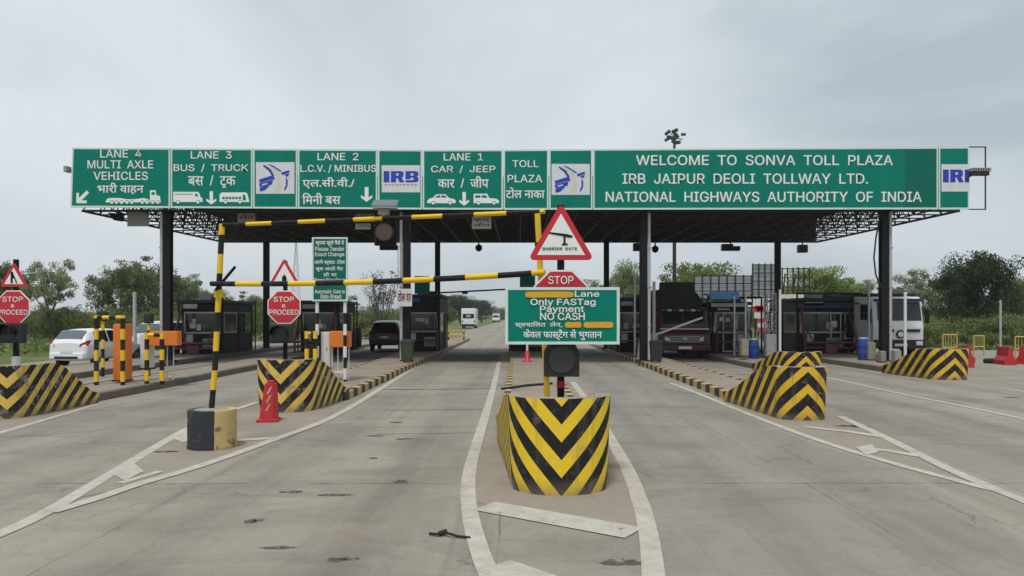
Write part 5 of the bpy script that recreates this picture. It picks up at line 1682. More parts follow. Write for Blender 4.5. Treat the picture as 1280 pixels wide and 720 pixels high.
# ------------------------------------------------------------------ vehicles
def wheel(parent, x, y, r, w, side, rim_m=None):
    k = MB()
    prof = [(-w / 2, r * .62), (-w / 2, r * .93), (-w * .36, r), (w * .36, r), (w / 2, r * .93), (w / 2, r * .62)]
    n = 20
    vs = [(x + a, y + b * math.cos(2 * math.pi * i / n), r + b * math.sin(2 * math.pi * i / n)) for a, b in prof for i in range(n)]
    fs = [(q * n + i, q * n + (i + 1) % n, (q + 1) * n + (i + 1) % n, (q + 1) * n + i) for q in range(len(prof) - 1) for i in range(n)]
    k.add(vs, fs, M_RUBBER, smooth=False)
    wo = MB(); wo.v, wo.f, wo.mi, wo.uv, wo.sm, wo.mats = k.v, k.f, k.mi, k.uv, k.sm, k.mats
    t = wo.build('wheel', parent)
    k = MB()
    xx = x + side * w * .42
    k.tube((xx - side * .08, y, r), (xx, y, r), r * .62, rim_m or M_STEEL, 16, r * .56)
    k.tube((xx, y, r), (xx + side * .02, y, r), r * .16, M_DARK, 10)
    for i in range(5):
        a = 2 * math.pi * i / 5
        k.tube((xx, y + r * .34 * math.cos(a), r + r * .34 * math.sin(a)), (xx + side * .006, y + r * .34 * math.cos(a), r + r * .34 * math.sin(a)), r * .10, M_DARK, 8)
    k.build('rim', t)
    return t

def car(x, y, rz, label, paint_m, spec, name='parked_car', cat='car'):
    """A car facing +Y. spec: sections (y, z_sill, z_belt, z_roof, half width at belt, half width at roof)."""
    t = thing(name, label, cat, (x, y, 0), rz)
    S = spec['sections']
    def ring(s):
        yy, zs, zb, zr, hb, hr = s
        half = [(hb * .90, zs), (hb * .99, zs + .12), (hb * 1.01, zs + (zb - zs) * .6), (hb * .97, zb), (hr + (hb * .97 - hr) * .12, zr - .07 - (zr - zb) * .03), (hr * .90, zr - .015), (hr * .45, zr), (0, zr + .006)]
        return [(-a, yy, b) for a, b in half] + [(a, yy, b) for a, b in half[-2::-1]]
    rings = [ring(s) for s in S]
    n = len(rings[0])
    k = MB()
    vs = [p for r_ in rings for p in r_]
    fs = [(q * n + i, (q + 1) * n + i, (q + 1) * n + i + 1, q * n + i + 1) for q in range(len(rings) - 1) for i in range(n - 1)]
    fs += [(q * n + n - 1, (q + 1) * n + n - 1, (q + 1) * n, q * n) for q in range(len(rings) - 1)]
    k.add(vs, fs, paint_m, smooth=True)
    k.add(rings[0], [tuple(range(n))], paint_m)
    k.add(rings[-1], [tuple(range(n - 1, -1, -1))], paint_m)
    body = k.build('body', t)
    md = body.modifiers.new('soft_edges', 'SUBSURF'); md.levels = 1; md.render_levels = 2
    def P(yy, u):
        """Point on the body at length yy, u in ring index units."""
        for a, b in zip(S, S[1:]):
            if a[0] <= yy <= b[0]:
                f = (yy - a[0]) / (b[0] - a[0] + 1e-9)
                ra, rb_ = ring(a), ring(b)
                i = int(min(n - 2, math.floor(u))); g_ = u - i
                pa = Vector(ra[i]).lerp(Vector(ra[i + 1]), g_); pb = Vector(rb_[i]).lerp(Vector(rb_[i + 1]), g_)
                return pa.lerp(pb, f)
    def patch(pname, y0, y1, u0, u1, m, off, ny_=6, nu=5, yskew=None, parent=None):
        k = MB(); pts = []
        for i in range(ny_ + 1):
            for j in range(nu + 1):
                v = j / nu
                u = u0 + (u1 - u0) * v
                a0, a1 = (y0, y1) if not yskew else (y0 + (yskew[0] - y0) * v, y1 + (yskew[1] - y1) * v)
                p = P(a0 + (a1 - a0) * i / ny_, u)
                pts.append(p + Vector(off))
        k.add(pts, [(i * (nu + 1) + j, (i + 1) * (nu + 1) + j, (i + 1) * (nu + 1) + j + 1, i * (nu + 1) + j + 1) for i in range(ny_) for j in range(nu)], m, smooth=True)
        return k.build(pname, parent or t)
    for pname, y0, y1, sk in spec['side_windows']:
        patch(pname, y0, y1, 3.12, 4.0, M_GLASS, (-.012, 0, 0), yskew=sk)
        patch(pname, y0, y1, n - 1 - 3.12, n - 1 - 4.0, M_GLASS, (.012, 0, 0), yskew=sk)
    y0, y1 = spec['rear_glass']
    patch('rear_window', y0, y1, 5.0, n - 1 - 5.0, M_GLASS if paint_m is M_CARBLACK else M_GLASSPALE, (0, -.014, .012), nu=8)
    y0, y1 = spec['front_glass']
    patch('windscreen', y0, y1, 5.0, n - 1 - 5.0, M_GLASS, (0, .014, .012), nu=8)
    # rear furniture
    ry = S[0][0]
    hb = S[1][4]
    zt = spec['tail_z']
    for s in (-1, 1):
        k = MB(); k.add([(s * hb * .62, ry + .0, zt - .10), (s * hb * 1.0, ry + .12, zt - .06), (s * hb * 1.005, ry + .34, zt + .16), (s * hb * .97, ry + .12, zt + .16), (s * hb * .72, ry - .015, zt + .02)], [(0, 1, 2, 3, 4)] if s > 0 else [(4, 3, 2, 1, 0)], M_TAIL)
        k.v = [(a + s * .012, b - .028, c) for a, b, c in k.v]
        k.build('tail_lamp', t)
    k = MB(); k.box(-hb * .9, hb * .9, ry - .07, ry + .12, S[0][1] + .02, S[0][1] + .26, spec.get('bumper', paint_m), .04)
    bo = k.build('rear_bumper', t)
    k = MB(); k.box(-.25, .25, ry - .085, ry - .07, spec['plate_z'], spec['plate_z'] + .11, M_PLATE, .004); k.build('number_plate', t)
    k = MB(); k.box(-hb * .62, hb * .62, ry - .075, ry - .069, S[0][1] + .02, S[0][1] + .12, M_DARK); k.build('valance', bo)
    # front furniture
    fy = S[-1][0]
    for s in (-1, 1):
        k = MB(); k.box(s * hb * .66 - .14, s * hb * .66 + .14, fy - .08, fy + .015, S[-1][2] - .12, S[-1][2] + .02, M_LENS, .03); k.build('headlamp', t)
        k = MB(); ym = spec['mirror_y']; k.box(s * (hb + .09) - .09, s * (hb + .09) + .09, ym, ym + .09, S[3][2] - .02, S[3][2] + .13, paint_m, .03); k.build('mirror', t)
    for yy in spec['wheels']:
        for s in (-1, 1):
            k = MB(); k.tube((s * (hb * .99 - .12), yy, spec['r'] + .02), (s * (hb * 1.0 + .008), yy, spec['r'] + .02), spec['r'] * 1.2, M_RUBBER, 20); k.build('wheel_arch', t)
            wheel(t, s * (hb - .07), yy, spec['r'], .19, s)
    return t
HATCH = dict(sections=[(-1.95, .30, .86, .95, .76, .60), (-1.90, .24, .92, 1.02, .82, .66), (-1.78, .22, .95, 1.22, .84, .62), (-1.55, .22, .96, 1.44, .85, .60), (-1.1, .22, .95, 1.51, .86, .61), (-.3, .22, .92, 1.53, .86, .61), (.35, .22, .90, 1.49, .86, .60), (.75, .22, .89, 1.28, .85, .58), (1.15, .22, .88, .98, .84, .62), (1.6, .24, .80, .86, .80, .60), (1.85, .30, .66, .72, .68, .5)],
             side_windows=[('side_window', -1.42, -.62, (-1.32, -.60)), ('side_window', -.54, .42, (-.54, .16)), ], rear_glass=(-1.84, -1.50), front_glass=(.45, 1.05), tail_z=.90, plate_z=.56, mirror_y=.35, wheels=(-1.22, 1.22), r=.29)
SUV = dict(sections=[(-2.2, .42, .98, 1.06, .82, .66), (-2.16, .36, 1.04, 1.16, .88, .70), (-2.08, .34, 1.07, 1.42, .90, .70), (-1.95, .34, 1.08, 1.70, .91, .70), (-1.2, .34, 1.07, 1.80, .92, .70), (-.3, .34, 1.05, 1.80, .92, .70), (.4, .34, 1.03, 1.74, .92, .68), (.8, .34, 1.02, 1.48, .91, .66), (1.15, .34, 1.02, 1.12, .90, .70), (1.8, .36, .98, 1.04, .88, .68), (2.1, .42, .82, .90, .78, .6)],
           side_windows=[('side_window', -1.85, -1.05, (-1.75, -1.05)), ('side_window', -.97, -.28, (-.97, -.28)), ('side_window', -.2, .5, (-.2, .24))], rear_glass=(-2.14, -1.97), front_glass=(.5, 1.05), tail_z=1.05, plate_z=.78, mirror_y=.42, wheels=(-1.35, 1.35), r=.37, bumper=M_BIN_BLACK)
car(-17.75, 31.4, R(-7), 'white hatchback with red tail lamps waiting in the far left lane', M_CARWHITE, HATCH)
car(-17.6, 37.6, R(-3), 'white estate car queued ahead of the white hatchback, half hidden by the orange boom box', M_CARWHITE, SUV)
car(-7.75, 44.5, R(2), 'black off-roader seen from behind between the two toll booths at left', M_CARBLACK, SUV)

def truck(x, y, rz, label, style, cab_m, load_m):
    """A goods truck facing -Y (towards the camera); origin on the ground under the front bumper."""
    t = thing('cargo_truck', label, 'truck', (x, y, 0), rz)
    w = 1.2
    if style == 'bonnet':
        k = MB()                                                   # flat-faced rounded cab with a low nose
        prof = [(-.02, .55), (-.06, .75), (-.04, 1.20), (.10, 1.38), (.30, 1.48), (.62, 2.30), (.80, 2.42), (1.9, 2.46), (1.9, .55)]
        n = len(prof)
        vs = []
        for xx, q in ((-w, .10), (-w * .86, 0), (w * .86, 0), (w, .10)):
            vs += [(xx, a + q * (1 if i < n - 2 else 0), b) for i, (a, b) in enumerate(prof)]
        fs = [(c * n + i, c * n + (i + 1) % n, (c + 1) * n + (i + 1) % n, (c + 1) * n + i) for c in range(3) for i in range(n)]
        fs += [tuple(range(n - 1, -1, -1)), tuple(range(3 * n, 4 * n))]
        k.add(vs, fs, cab_m); cab = k.build('cab', t)
        def face(z):   # front surface depth at height z
            for (a0, b0), (a1, b1) in zip(prof, prof[1:]):
                if b0 <= z <= b1:
                    return a0 + (a1 - a0) * (z - b0) / (b1 - b0 + 1e-9)
            return 0
        k = MB()
        for s in (-1, 1):
            a, b = .04, w * .82
            z0, z1 = 1.56, 2.26
            k.add([(s * a, face(z0) - .02, z0), (s * b, face(z0) - .02, z0), (s * b * .97, face(z1) - .02, z1), (s * a, face(z1) - .02, z1)], [(0, 1, 2, 3) if s > 0 else (3, 2, 1, 0)], M_GLASS)
        k.build('windscreen', t)
        k = MB()
        k.box(-w * .62, w * .62, -.08, -.03, .78, 1.16, M_DARK, .02)
        for i in range(4):
            k.box(-w * .6, w * .6, -.10, -.075, .82 + i * .085, .85 + i * .085, M_STEEL)
        k.box(-.10, .10, -.115, -.09, .93, 1.05, M_STEEL, .02)
        k.build('grille', t)
        k = MB(); k.box(-w * .95, w * .95, .02, .05, 1.40, 1.47, M_FRAMEWHITE); k.v = [(a, b - .02, c) for a, b, c in k.v]; k.build('white_band', t)
        for s in (-1, 1):
            k = MB(); k.add([(s * .66, -.095, .86), (s * 1.08, -.02, .90), (s * 1.1, .01, 1.12), (s * .74, -.095, 1.04)], [(0, 1, 2, 3) if s > 0 else (3, 2, 1, 0)], M_LENS); k.build('headlamp', t)
            k = MB(); k.box(s * (w + .16) - .07, s * (w + .16) + .07, .25, .32, 1.55, 1.95, M_BLACK, .02); k.tube((s * w, .35, 2.0), (s * (w + .16), .28, 1.95), .015, M_BLACK, 5); k.build('mirror', t)
        k = MB(); k.box(-w, w, -.18, .02, .42, .68, cab_m, .04); k.box(-.3, .3, -.195, -.18, .5, .62, M_PLATE); k.build('bumper', t)
        # sun visor and roof rack clutter
        k = MB(); k.box(-w * .95, w * .95, .42, .66, 2.34, 2.40, M_BLACK, .01)
        for i in range(7):
            k.box(-w * .85 + i * .28, -w * .85 + i * .28 + .2, .40, .43, 2.26, 2.36, M_FRAMEWHITE if i % 2 else M_DKRED)
        k.build('sun_visor', t)
        # tarpaulined load with a rounded crest
        k = MB(); n = 14; nl = 10
        rnd = random.Random(4)
        vs = []
        for j in range(nl + 1):
            yy = 2.1 + 5.2 * j / nl
            for i in range(n + 1):
                a = math.pi * i / n
                rx = w * 1.06
                zz = 2.55 + .95 * (math.sin(a) ** .7) * (.92 + .08 * rnd.random()) * (1 - .25 * (j == 0))
                vs.append((-rx * (abs(math.cos(a)) ** .6) * (1 if math.cos(a) > 0 else -1), yy, zz if 0 < i < n else 1.2))
        k.add(vs, [(j * (n + 1) + i, j * (n + 1) + i + 1, (j + 1) * (n + 1) + i + 1, (j + 1) * (n + 1) + i) for j in range(nl) for i in range(n)], load_m, smooth=True)
        k.add(vs[:n + 1], [tuple(range(n + 1))], load_m)
        k.build('tarpaulin', t)
        k = MB(); k.box(-w * .7, w * .75, 2.06, 2.3, 2.9, 3.72, load_m, .06); k.build('bundle', t)
        k = MB(); k.box(-w * .98, w * .98, 1.98, 7.3, .9, 2.6, M_DARK, .02); k.build('cargo_body', t)
        r_ = .5
    else:
        k = MB()                                                   # tall flat cab-over
        prof = [(0, .62), (-.04, 1.5), (0, 1.75), (.18, 2.75), (.32, 2.95), (2.0, 3.0), (2.0, .62)]
        n = len(prof)
        vs = []
        for xx, q in ((-w, .14), (-w * .86, 0), (w * .86, 0), (w, .14)):
            vs += [(xx, a + q * (1 if i < n - 2 else 0), b) for i, (a, b) in enumerate(prof)]
        fs = [(c * n + i, c * n + (i + 1) % n, (c + 1) * n + (i + 1) % n, (c + 1) * n + i) for c in range(3) for i in range(n)]
        fs += [tuple(range(n - 1, -1, -1)), tuple(range(3 * n, 4 * n))]
        k.add(vs, fs, cab_m); k.build('cab', t)
        k = MB(); z0, z1 = 1.82, 2.68
        f_ = lambda z: (z - 1.75) * .18 - .02
        k.add([(-w * .88, f_(z0), z0), (w * .88, f_(z0), z0), (w * .86, f_(z1), z1), (-w * .86, f_(z1), z1)], [(0, 1, 2, 3)], M_GLASS)
        for s in (-1, 1):
            k.box(s * w - .005, s * w + .005, .45, 1.35, 1.85, 2.6, M_GLASS)
        g_ = k.build('windscreen', t)
        k = MB()
        for s in (-.4, .25):
            k.tube((s, f_(1.86) - .015, 1.86), (s + .35, f_(2.3) - .015, 2.3), .012, M_RUBBER, 5)
        k.build('wiper', g_)
        k = MB(); k.box(-w * .95, w * .95, -.10, .25, 2.72, 2.86, M_BLUE_DARK, .03); k.build('sun_visor', t)
        k = MB()
        k.box(-.95, -.30, -.075, -.03, 1.28, 1.42, M_DARK, .01); k.box(.30, .95, -.075, -.03, 1.28, 1.42, M_DARK, .01)
        k.disc(0, 1.18, .2, -.09, M_DARK, 20, .04); k.disc(0, 1.18, .13, -.10, M_TRUCKWHITE, 20, .012)
        k.build('grille', t)
        k = MB(); k.box(-w, w, -.12, .12, .5, .92, M_DARK, .04); k.box(-.3, .3, -.135, -.12, .62, .74, M_PLATE); k.build('bumper', t)
        for s in (-1, 1):
            k = MB(); k.box(s * .88 - .16, s * .88 + .16, -.135, -.1, .66, .86, M_LENS, .03); k.build('headlamp', t)
            k = MB(); k.box(s * (w + .2) - .09, s * (w + .2) + .09, .1, .2, 1.7, 2.35, M_BLACK, .03); k.tube((s * w, .2, 2.4), (s * (w + .2), .15, 2.3), .018, M_BLACK, 5); k.build('mirror', t)
        k = MB(); k.box(-w * 1.0, w * 1.16, 2.15, 8.2, .95, 3.15, load_m, .12); k.build('cargo_body', t)
        k = MB(); k.box(-w * .9, w * .9, .5, 2.0, 3.0, 3.12, M_TARP, .03)
        for i in range(4):
            k.tube((-w * .8 + i * .53, .5, 3.12), (-w * .8 + i * .53, 2.0, 3.12), .02, M_STEEL, 5)
        k.build('roof_rack', t)
        r_ = .5
    k = MB(); k.box(-.45, .45, .3, 7.6, .55, .9, M_DARK); k.build('chassis', t)
    for yy in (1.1, 5.6, 6.7):
        for s in (-1, 1):
            wheel(t, s * 1.0, yy, r_, .28, s, M_DKRED if style == 'bonnet' else None)
    return t
M_BLUE_DARK = paint('dark_blue_paint', (0.02, 0.03, 0.09), 0.4, dirt=0.3)
truck(7.78, 34.6, R(-2), 'maroon truck with a black tarpaulin load waiting behind the white boom arm', 'bonnet', M_MAROON, M_TARP)
truck(17.95, 34.8, R(2), 'white flat-fronted truck with a blue visor right of the last front column', 'flat', M_TRUCKWHITE, M_TARP)

def far_bus(x, y, label):
    t = thing('minibus', label, 'bus', (x, y, 0))
    w, L_, h = 1.25, 7.0, 3.45
    k = MB(); k.box(-w, w, 0, L_, .45, h, M_CARWHITE, .18); k.build('body', t)
    k = MB(); k.box(-w * .78, w * .78, -.012, .02, 1.75, 2.5, M_GLASS, .05); k.build('rear_window', t)
    k = MB(); k.box(-w * .3, w * .3, -.03, -.012, 1.95, 2.3, M_FRAMEWHITE, .01); k.build('sticker', t)
    for s in (-1, 1):
        k = MB(); k.box(s * w * .84 - .1, s * w * .84 + .1, -.02, .02, 1.0, 1.4, M_TAIL, .01); k.build('tail_lamp', t)
        k = MB(); k.box(s * w - .01, s * w + .01, .5, L_ - .6, 1.8, 2.6, M_GLASS); k.v = [(a + s * .008, b, c) for a, b, c in k.v]; k.build('side_window', t)
        for yy in (1.6, 5.6):
            wheel(t, s * 1.05, yy, .48, .26, s)
    k = MB(); k.box(-w * .96, w * .96, -.1, .1, .35, .75, M_DARK, .03); k.build('rear_bumper', t)
    return t
far_bus(XA(585.5, 128), 128, 'white minibus driving away on the open road beyond the canopy')
t = thing('open_lorry', 'small far lorry on the road near the edge of the big green board', 'lorry', (XA(620, 250), 250, 0))
k = MB(); k.box(-1.2, 1.2, 0, 1.8, .7, 2.9, M_TRUCKWHITE, .1); k.build('cab', t)
k = MB(); k.box(-1.0, 1.0, -.03, 0, 1.8, 2.5, M_GLASS); k.build('windscreen', t)
k = MB(); k.box(-1.25, 1.25, 2.0, 7, .9, 3.3, M_GREYBOX, .05); k.build('cargo_body', t)
k = MB(); k.box(-1.2, 1.2, -.15, .1, .35, .8, M_DARK); k.build('bumper', t)
for yy in (1, 5.5):
    for s in (-1, 1):
        wheel(t, s * 1.0, yy, .5, .28, s)
# ------------------------------------------------------------------ trees and scrub
LEAF_OLIVE = leafy('olive_leaves', (0.105, 0.135, 0.05), (0.21, 0.25, 0.095))
LEAF_PALE = leafy('pale_sparse_leaves', (0.14, 0.165, 0.075), (0.25, 0.285, 0.14))
LEAF_DARK = leafy('dark_leaves', (0.028, 0.048, 0.022), (0.068, 0.105, 0.043), 0.2)
LEAF_BRIGHT = leafy('bright_leaves', (0.10, 0.15, 0.03), (0.22, 0.29, 0.075))
LEAF_SCRUB = leafy('scrub_leaves', (0.085, 0.13, 0.038), (0.18, 0.235, 0.075))
LEAF_GREY = leafy('grey_twigs', (0.07, 0.068, 0.05), (0.13, 0.12, 0.09), 0.1)
def rand_dir(r):
    z = r.uniform(-1, 1); a = r.uniform(0, 2 * math.pi); q = math.sqrt(1 - z * z)
    return Vector((q * math.cos(a), q * math.sin(a), z))
def leaf(vs, fs, p, s, r):
    n = rand_dir(r); a = n.orthogonal().normalized(); b = n.cross(a)
    th = r.uniform(0, math.pi); a, b = a * math.cos(th) + b * math.sin(th), b * math.cos(th) - a * math.sin(th)
    l, w = s * r.uniform(.7, 1.35), s * r.uniform(.32, .62)
    k = len(vs)
    vs += [p - a * l * .5, p + b * w * .5 + a * l * .05, p + a * l * .5, p - b * w * .5 - a * l * .02]
    fs.append((k, k + 1, k + 2, k + 3))
def make_tree_meshes(seed, h, w, trunk_frac, nclump, nleaf, leafsize, leaf_m, limbs=7, spread=.9, flat=.75, clump=.20, low=0.0, r0=.16):
    """A trunk with forking limbs and leaf clumps gathered round the limb ends."""
    r = random.Random(seed)
    tk = MB()
    th = h * trunk_frac
    lean = Vector((r.uniform(-.12, .12), r.uniform(-.1, .1), 1)) * th
    tk.path([(0, 0, -.1), lean * .5 + Vector((r.uniform(-.1, .1), 0, 0)), lean], r0, M_BARK, 8, r0 * .7)
    ends = []
    for i in range(limbs):
        az = 2 * math.pi * (i + r.uniform(-.3, .3)) / limbs
        reach = w * .5 * r.uniform(.35, .85) * spread
        up = (h - th) * r.uniform(.35, .85)
        q = lean + Vector((math.cos(az) * reach, math.sin(az) * reach, up))
        mid = lean.lerp(q, .5) + Vector((r.uniform(-.2, .2), r.uniform(-.2, .2), r.uniform(0, .3)))
        tk.path([lean, mid, q], r0 * .5, M_BARK, 6, r0 * .16)
        ends += [q, mid.lerp(q, .6)]
        for _ in range(3):
            e = mid.lerp(q, r.random()) + Vector((r.uniform(-1, 1) * w * .2, r.uniform(-1, 1) * w * .2, r.uniform(.0, 1) * (h - th) * .32))
            tk.path([mid.lerp(q, r.uniform(.2, .8)), e], r0 * .2, M_BARK, 5, r0 * .07)
            ends.append(e)
    vs, fs = [], []
    cl = []
    for i in range(nclump):
        if i < len(ends):
            c = ends[i].copy()
        else:
            d = rand_dir(r)
            rad = r.random() ** .45
            c = Vector((d.x * w * .5 * rad, d.y * w * .5 * rad, th * (1 - low) + (h - th * (1 - low)) * .5 + d.z * (h - th * (1 - low)) * .5 * rad))
            c.x += lean.x * .5
        cl.append((c, clump * w * r.uniform(.5, 1.25)))
    per = nleaf // nclump
    for c, rad in cl:
        for _ in range(per):
            d = rand_dir(r) * rad * (r.random() ** .5)
            d.z *= flat
            p = c + d
            if p.z > h * 1.03 or p.z < 0.05:
                continue
            leaf(vs, fs, p, leafsize * r.uniform(.7, 1.3), r)
    fo = MB(); fo.add(vs, fs, leaf_m)
    return tk, fo
def proto(name, **kw):
    tk, fo = make_tree_meshes(**kw)
    a = tk.build('trunk'); b = fo.build('crown')
    COL.objects.unlink(a); COL.objects.unlink(b)
    m = (a.data, b.data)
    bpy.data.objects.remove(a); bpy.data.objects.remove(b)
    return (m, kw['h'], kw['w'])
KIND = {
    'acacia1': proto('acacia', seed=11, h=7, w=7, trunk_frac=.28, nclump=70, nleaf=9500, leafsize=.18, leaf_m=LEAF_PALE, limbs=9, clump=.10, flat=.6, r0=.14),
    'acacia2': proto('acacia', seed=23, h=7, w=7, trunk_frac=.22, nclump=85, nleaf=17000, leafsize=.21, leaf_m=LEAF_OLIVE, limbs=9, clump=.12, flat=.7, r0=.14),
    'acacia3': proto('acacia', seed=31, h=7, w=7, trunk_frac=.25, nclump=100, nleaf=19000, leafsize=.21, leaf_m=LEAF_OLIVE, limbs=10, clump=.12, flat=.7, low=.3, r0=.15),
    'dense1': proto('dense', seed=41, h=7, w=7, trunk_frac=.26, nclump=150, nleaf=24000, leafsize=.20, leaf_m=LEAF_DARK, limbs=9, clump=.14, flat=.75, low=.55, r0=.2),
    'bright1': proto('bright', seed=51, h=7, w=8, trunk_frac=.25, nclump=150, nleaf=30000, leafsize=.25, leaf_m=LEAF_BRIGHT, limbs=10, clump=.15, flat=.7, low=.4, r0=.18),
    'mid1': proto('mid', seed=61, h=7, w=7, trunk_frac=.25, nclump=120, nleaf=17000, leafsize=.22, leaf_m=LEAF_OLIVE, limbs=9, clump=.14, low=.5, r0=.18),
    'bare': proto('bare', seed=71, h=6, w=7, trunk_frac=.10, nclump=70, nleaf=2600, leafsize=.17, leaf_m=LEAF_GREY, limbs=16, clump=.10, low=.5, r0=.10),
    'bush1': proto('bush', seed=81, h=3, w=4.5, trunk_frac=.12, nclump=60, nleaf=4200, leafsize=.19, leaf_m=LEAF_SCRUB, limbs=7, clump=.17, low=1.0, r0=.06),
    'bush2': proto('bush', seed=91, h=3, w=4.5, trunk_frac=.12, nclump=55, nleaf=4000, leafsize=.18, leaf_m=LEAF_OLIVE, limbs=7, clump=.18, low=1.0, r0=.06),
}
def tree(kind, px, y, top, width_px, label, name='tree', group=None, rz=None, base=-.06):
    (tm, cm), h0, w0 = KIND[kind]
    x = XA(px, y)
    h = ZA(top, y) - base; w = width_px * y / F_PX
    t = thing(name, label, 'bush' if 'bush' in name else 'tree', (x, y, base), rz if rz is not None else (px * 1.7) % 6.28, group)
    for nm, me in (('trunk', tm), ('crown', cm)):
        o = bpy.data.objects.new(nm, me); COL.objects.link(o); o.parent = t
        o.scale = (w / w0, w / w0, h / h0)
    return t
tree('acacia1', 62, 60, 321, 74, 'sparse thorn tree with a dark forking trunk right of the far-left STOP sign', rz=.4)
tree('acacia2', 8, 64, 322, 62, 'sparse green tree cut by the left edge behind the far-left STOP sign')
tree('acacia3', 146, 78, 329, 78, 'loose olive tree behind the white hatchback')
tree('acacia2', 193, 82, 325, 82, 'taller loose olive tree behind the first front column')
tree('acacia3', 232, 90, 344, 50, 'low olive tree between the first column and the framed booth')
tree('mid1', 266, 95, 362, 60, 'round green tree showing over the roof of the framed booth')
tree('acacia2', 318, 98, 366, 60, 'small olive tree right of the framed booth')
tree('bare', 477, 64, 340, 70, 'bare grey many-stemmed thorn tree above the black off-roader')
tree('acacia1', 432, 92, 368, 50, 'thin pale tree between the green notice board and the bare thorn tree')
tree('dense1', 576, 190, 369, 40, 'dark distant tree behind the white minibus, tallest of the far row')
tree('dense1', 602, 260, 375, 36, 'dark distant tree right of the white minibus')
tree('mid1', 624, 330, 384, 30, 'small hazy distant tree left of the big green board edge')
tree('dense1', 548, 210, 376, 40, 'dark distant tree left of the white minibus')
tree('mid1', 788, 95, 326, 52, 'green tree between the third rear column and the third front column')
tree('bright1', 884, 100, 329, 100, 'broad bright green tree above the grey hoarding')
tree('bright1', 1022, 88, 337, 92, 'broad bright green tree behind the rightmost booth')
tree('acacia3', 1066, 100, 352, 60, 'low olive tree right of the bright green tree, left of the last column')
tree('acacia1', 1160, 66, 331, 92, 'pale airy thorn tree left of the big dark tree')
tree('dense1', 1219, 54, 318, 92, 'big dark dense tree, the darkest at right', rz=1.0)
tree('acacia2', 1276, 70, 342, 66, 'olive tree at the right edge beyond the big dark tree')
tree('acacia1', 1112, 80, 345, 60, 'pale thin tree behind the last front column')
tree('acacia3', 846, 110, 350, 40, 'small green tree above the tarpaulin of the maroon truck')
tree('acacia3', 740, 120, 352, 60, 'green tree partly hidden behind the red triangle sign')
tree('acacia1', 1190, 60, 352, 40, 'small pale sapling directly left of the big dark tree')
rnd = random.Random(12)
def bush_row(n, px0, px1, y0, y1, top0, top1, group, label, kinds=('bush1', 'bush2')):
    for i in range(n):
        px = px0 + (px1 - px0) * (i + rnd.uniform(.1, .9)) / n
        y = rnd.uniform(y0, y1)
        tree(rnd.choice(kinds), px, y, rnd.uniform(top0, top1), rnd.uniform(40, 62) * 62 / y, label, 'scrub_bush', group, rnd.uniform(0, 6.28))
bush_row(34, -60, 350, 60, 78, 383, 399, 'green scrub bushes along the left field', 'green scrub bush in the thick band beyond the far left lane')
bush_row(30, -60, 560, 85, 115, 381, 392, 'olive bushes farther back at the left', 'olive bush in the farther band behind the left lanes')
bush_row(12, 335, 500, 62, 78, 384, 400, 'bushes behind the left booths', 'green bush behind the left booths and the black off-roader')
bush_row(16, 1120, 1300, 46, 60, 386, 418, 'bushes at the right roadside', 'leafy bush along the right roadside under the trees')
bush_row(16, 1100, 1310, 64, 90, 372, 392, 'bushes farther back at the right', 'olive bush in the farther band behind the white truck and dark tree')
bush_row(16, 720, 1110, 95, 125, 376, 388, 'bushes behind the right booths', 'olive bush far behind the right booths')
# far woods that read as one mass
vs, fs = [], []
r = random.Random(99)
for i in range(9000):
    a = r.uniform(-1.15, 1.15)
    d = r.uniform(480, 620)
    x, y = d * math.tan(a) * .9, d
    if -10 < x < 12:
        continue
    hgt = 7 + 2.5 * math.sin(x * .021) + 2 * math.sin(x * .067 + 1) + 1.5 * math.sin(x * .19)
    leaf(vs, fs, Vector((x, y, r.random() ** .7 * max(2.5, hgt))), 3.4, r)
fo = MB(); fo.add(vs, fs, LEAF_OLIVE)
o = stuff(fo.build('far_woods')); o['label'] = 'low continuous line of far woods on the horizon'
# rough grass by the left lane
vs, fs = [], []
for i in range(9000):
    x = r.uniform(-62, -21.5); y = r.uniform(38, 68)
    if x > -21.8 - (y > 60) * -3: continue
    leaf(vs, fs, Vector((x, y, r.uniform(0, .25))), .4, r)
for i in range(4000):
    x = r.uniform(27, 50); y = r.uniform(44, 60)
    leaf(vs, fs, Vector((x, y, r.uniform(0, .22))), .4, r)
fo = MB(); fo.add(vs, fs, LEAF_SCRUB)
o = stuff(fo.build('grass')); o['label'] = 'rough green grass beside the paved lanes'

# ------------------------------------------------------------------ mast, tower, hoardings and shop boards behind
Y = 82
t = thing('high_mast', 'tall thin high-mast light with a cluster of floodlights above the WELCOME sign', 'light mast', (XA(843, Y), Y, 0))
H = ZA(172, Y)
k = MB(); k.tube((0, 0, 0), (0, 0, H), .26, M_DARK, 10, .13); k.build('pole', t)
k = MB(); k.tube((-.9, 0, H + .1), (.9, 0, H - .2), .06, M_DARK, 6); k.tube((-.7, 0, H + .8), (.4, 0, H - .5), .05, M_DARK, 6); k.tube((0, 0, H - .2), (0, 0, H + .9), .07, M_DARK, 6); k.build('head_frame', t)
for dx, dz, s, a in ((-.75, .55, .34, 40), (-.45, .0, .36, -20), (-.8, -.2, .3, 30), (.05, .75, .36, 25), (.2, .25, .36, -50), (.35, -.55, .34, 10), (1.0, .35, .26, 0), (-.1, -.3, .3, 60)):
    k = MB()
    k.box(-s, s, -.15, .15, -s * .5, s * .5, M_BIN_BLACK, .05)
    ca, sa = math.cos(R(a)), math.sin(R(a))
    k.v = [(dx + x * ca - z * sa, y_, H + dz + x * sa + z * ca) for x, y_, z in k.v]
    k.build('floodlight_head', t)
Y = 260
t = thing('lattice_tower', 'faint far lattice telecom tower above the STOP octagon', 'tower', (XA(370, Y), Y, 0))
H = ZA(300, Y)
k = MB()
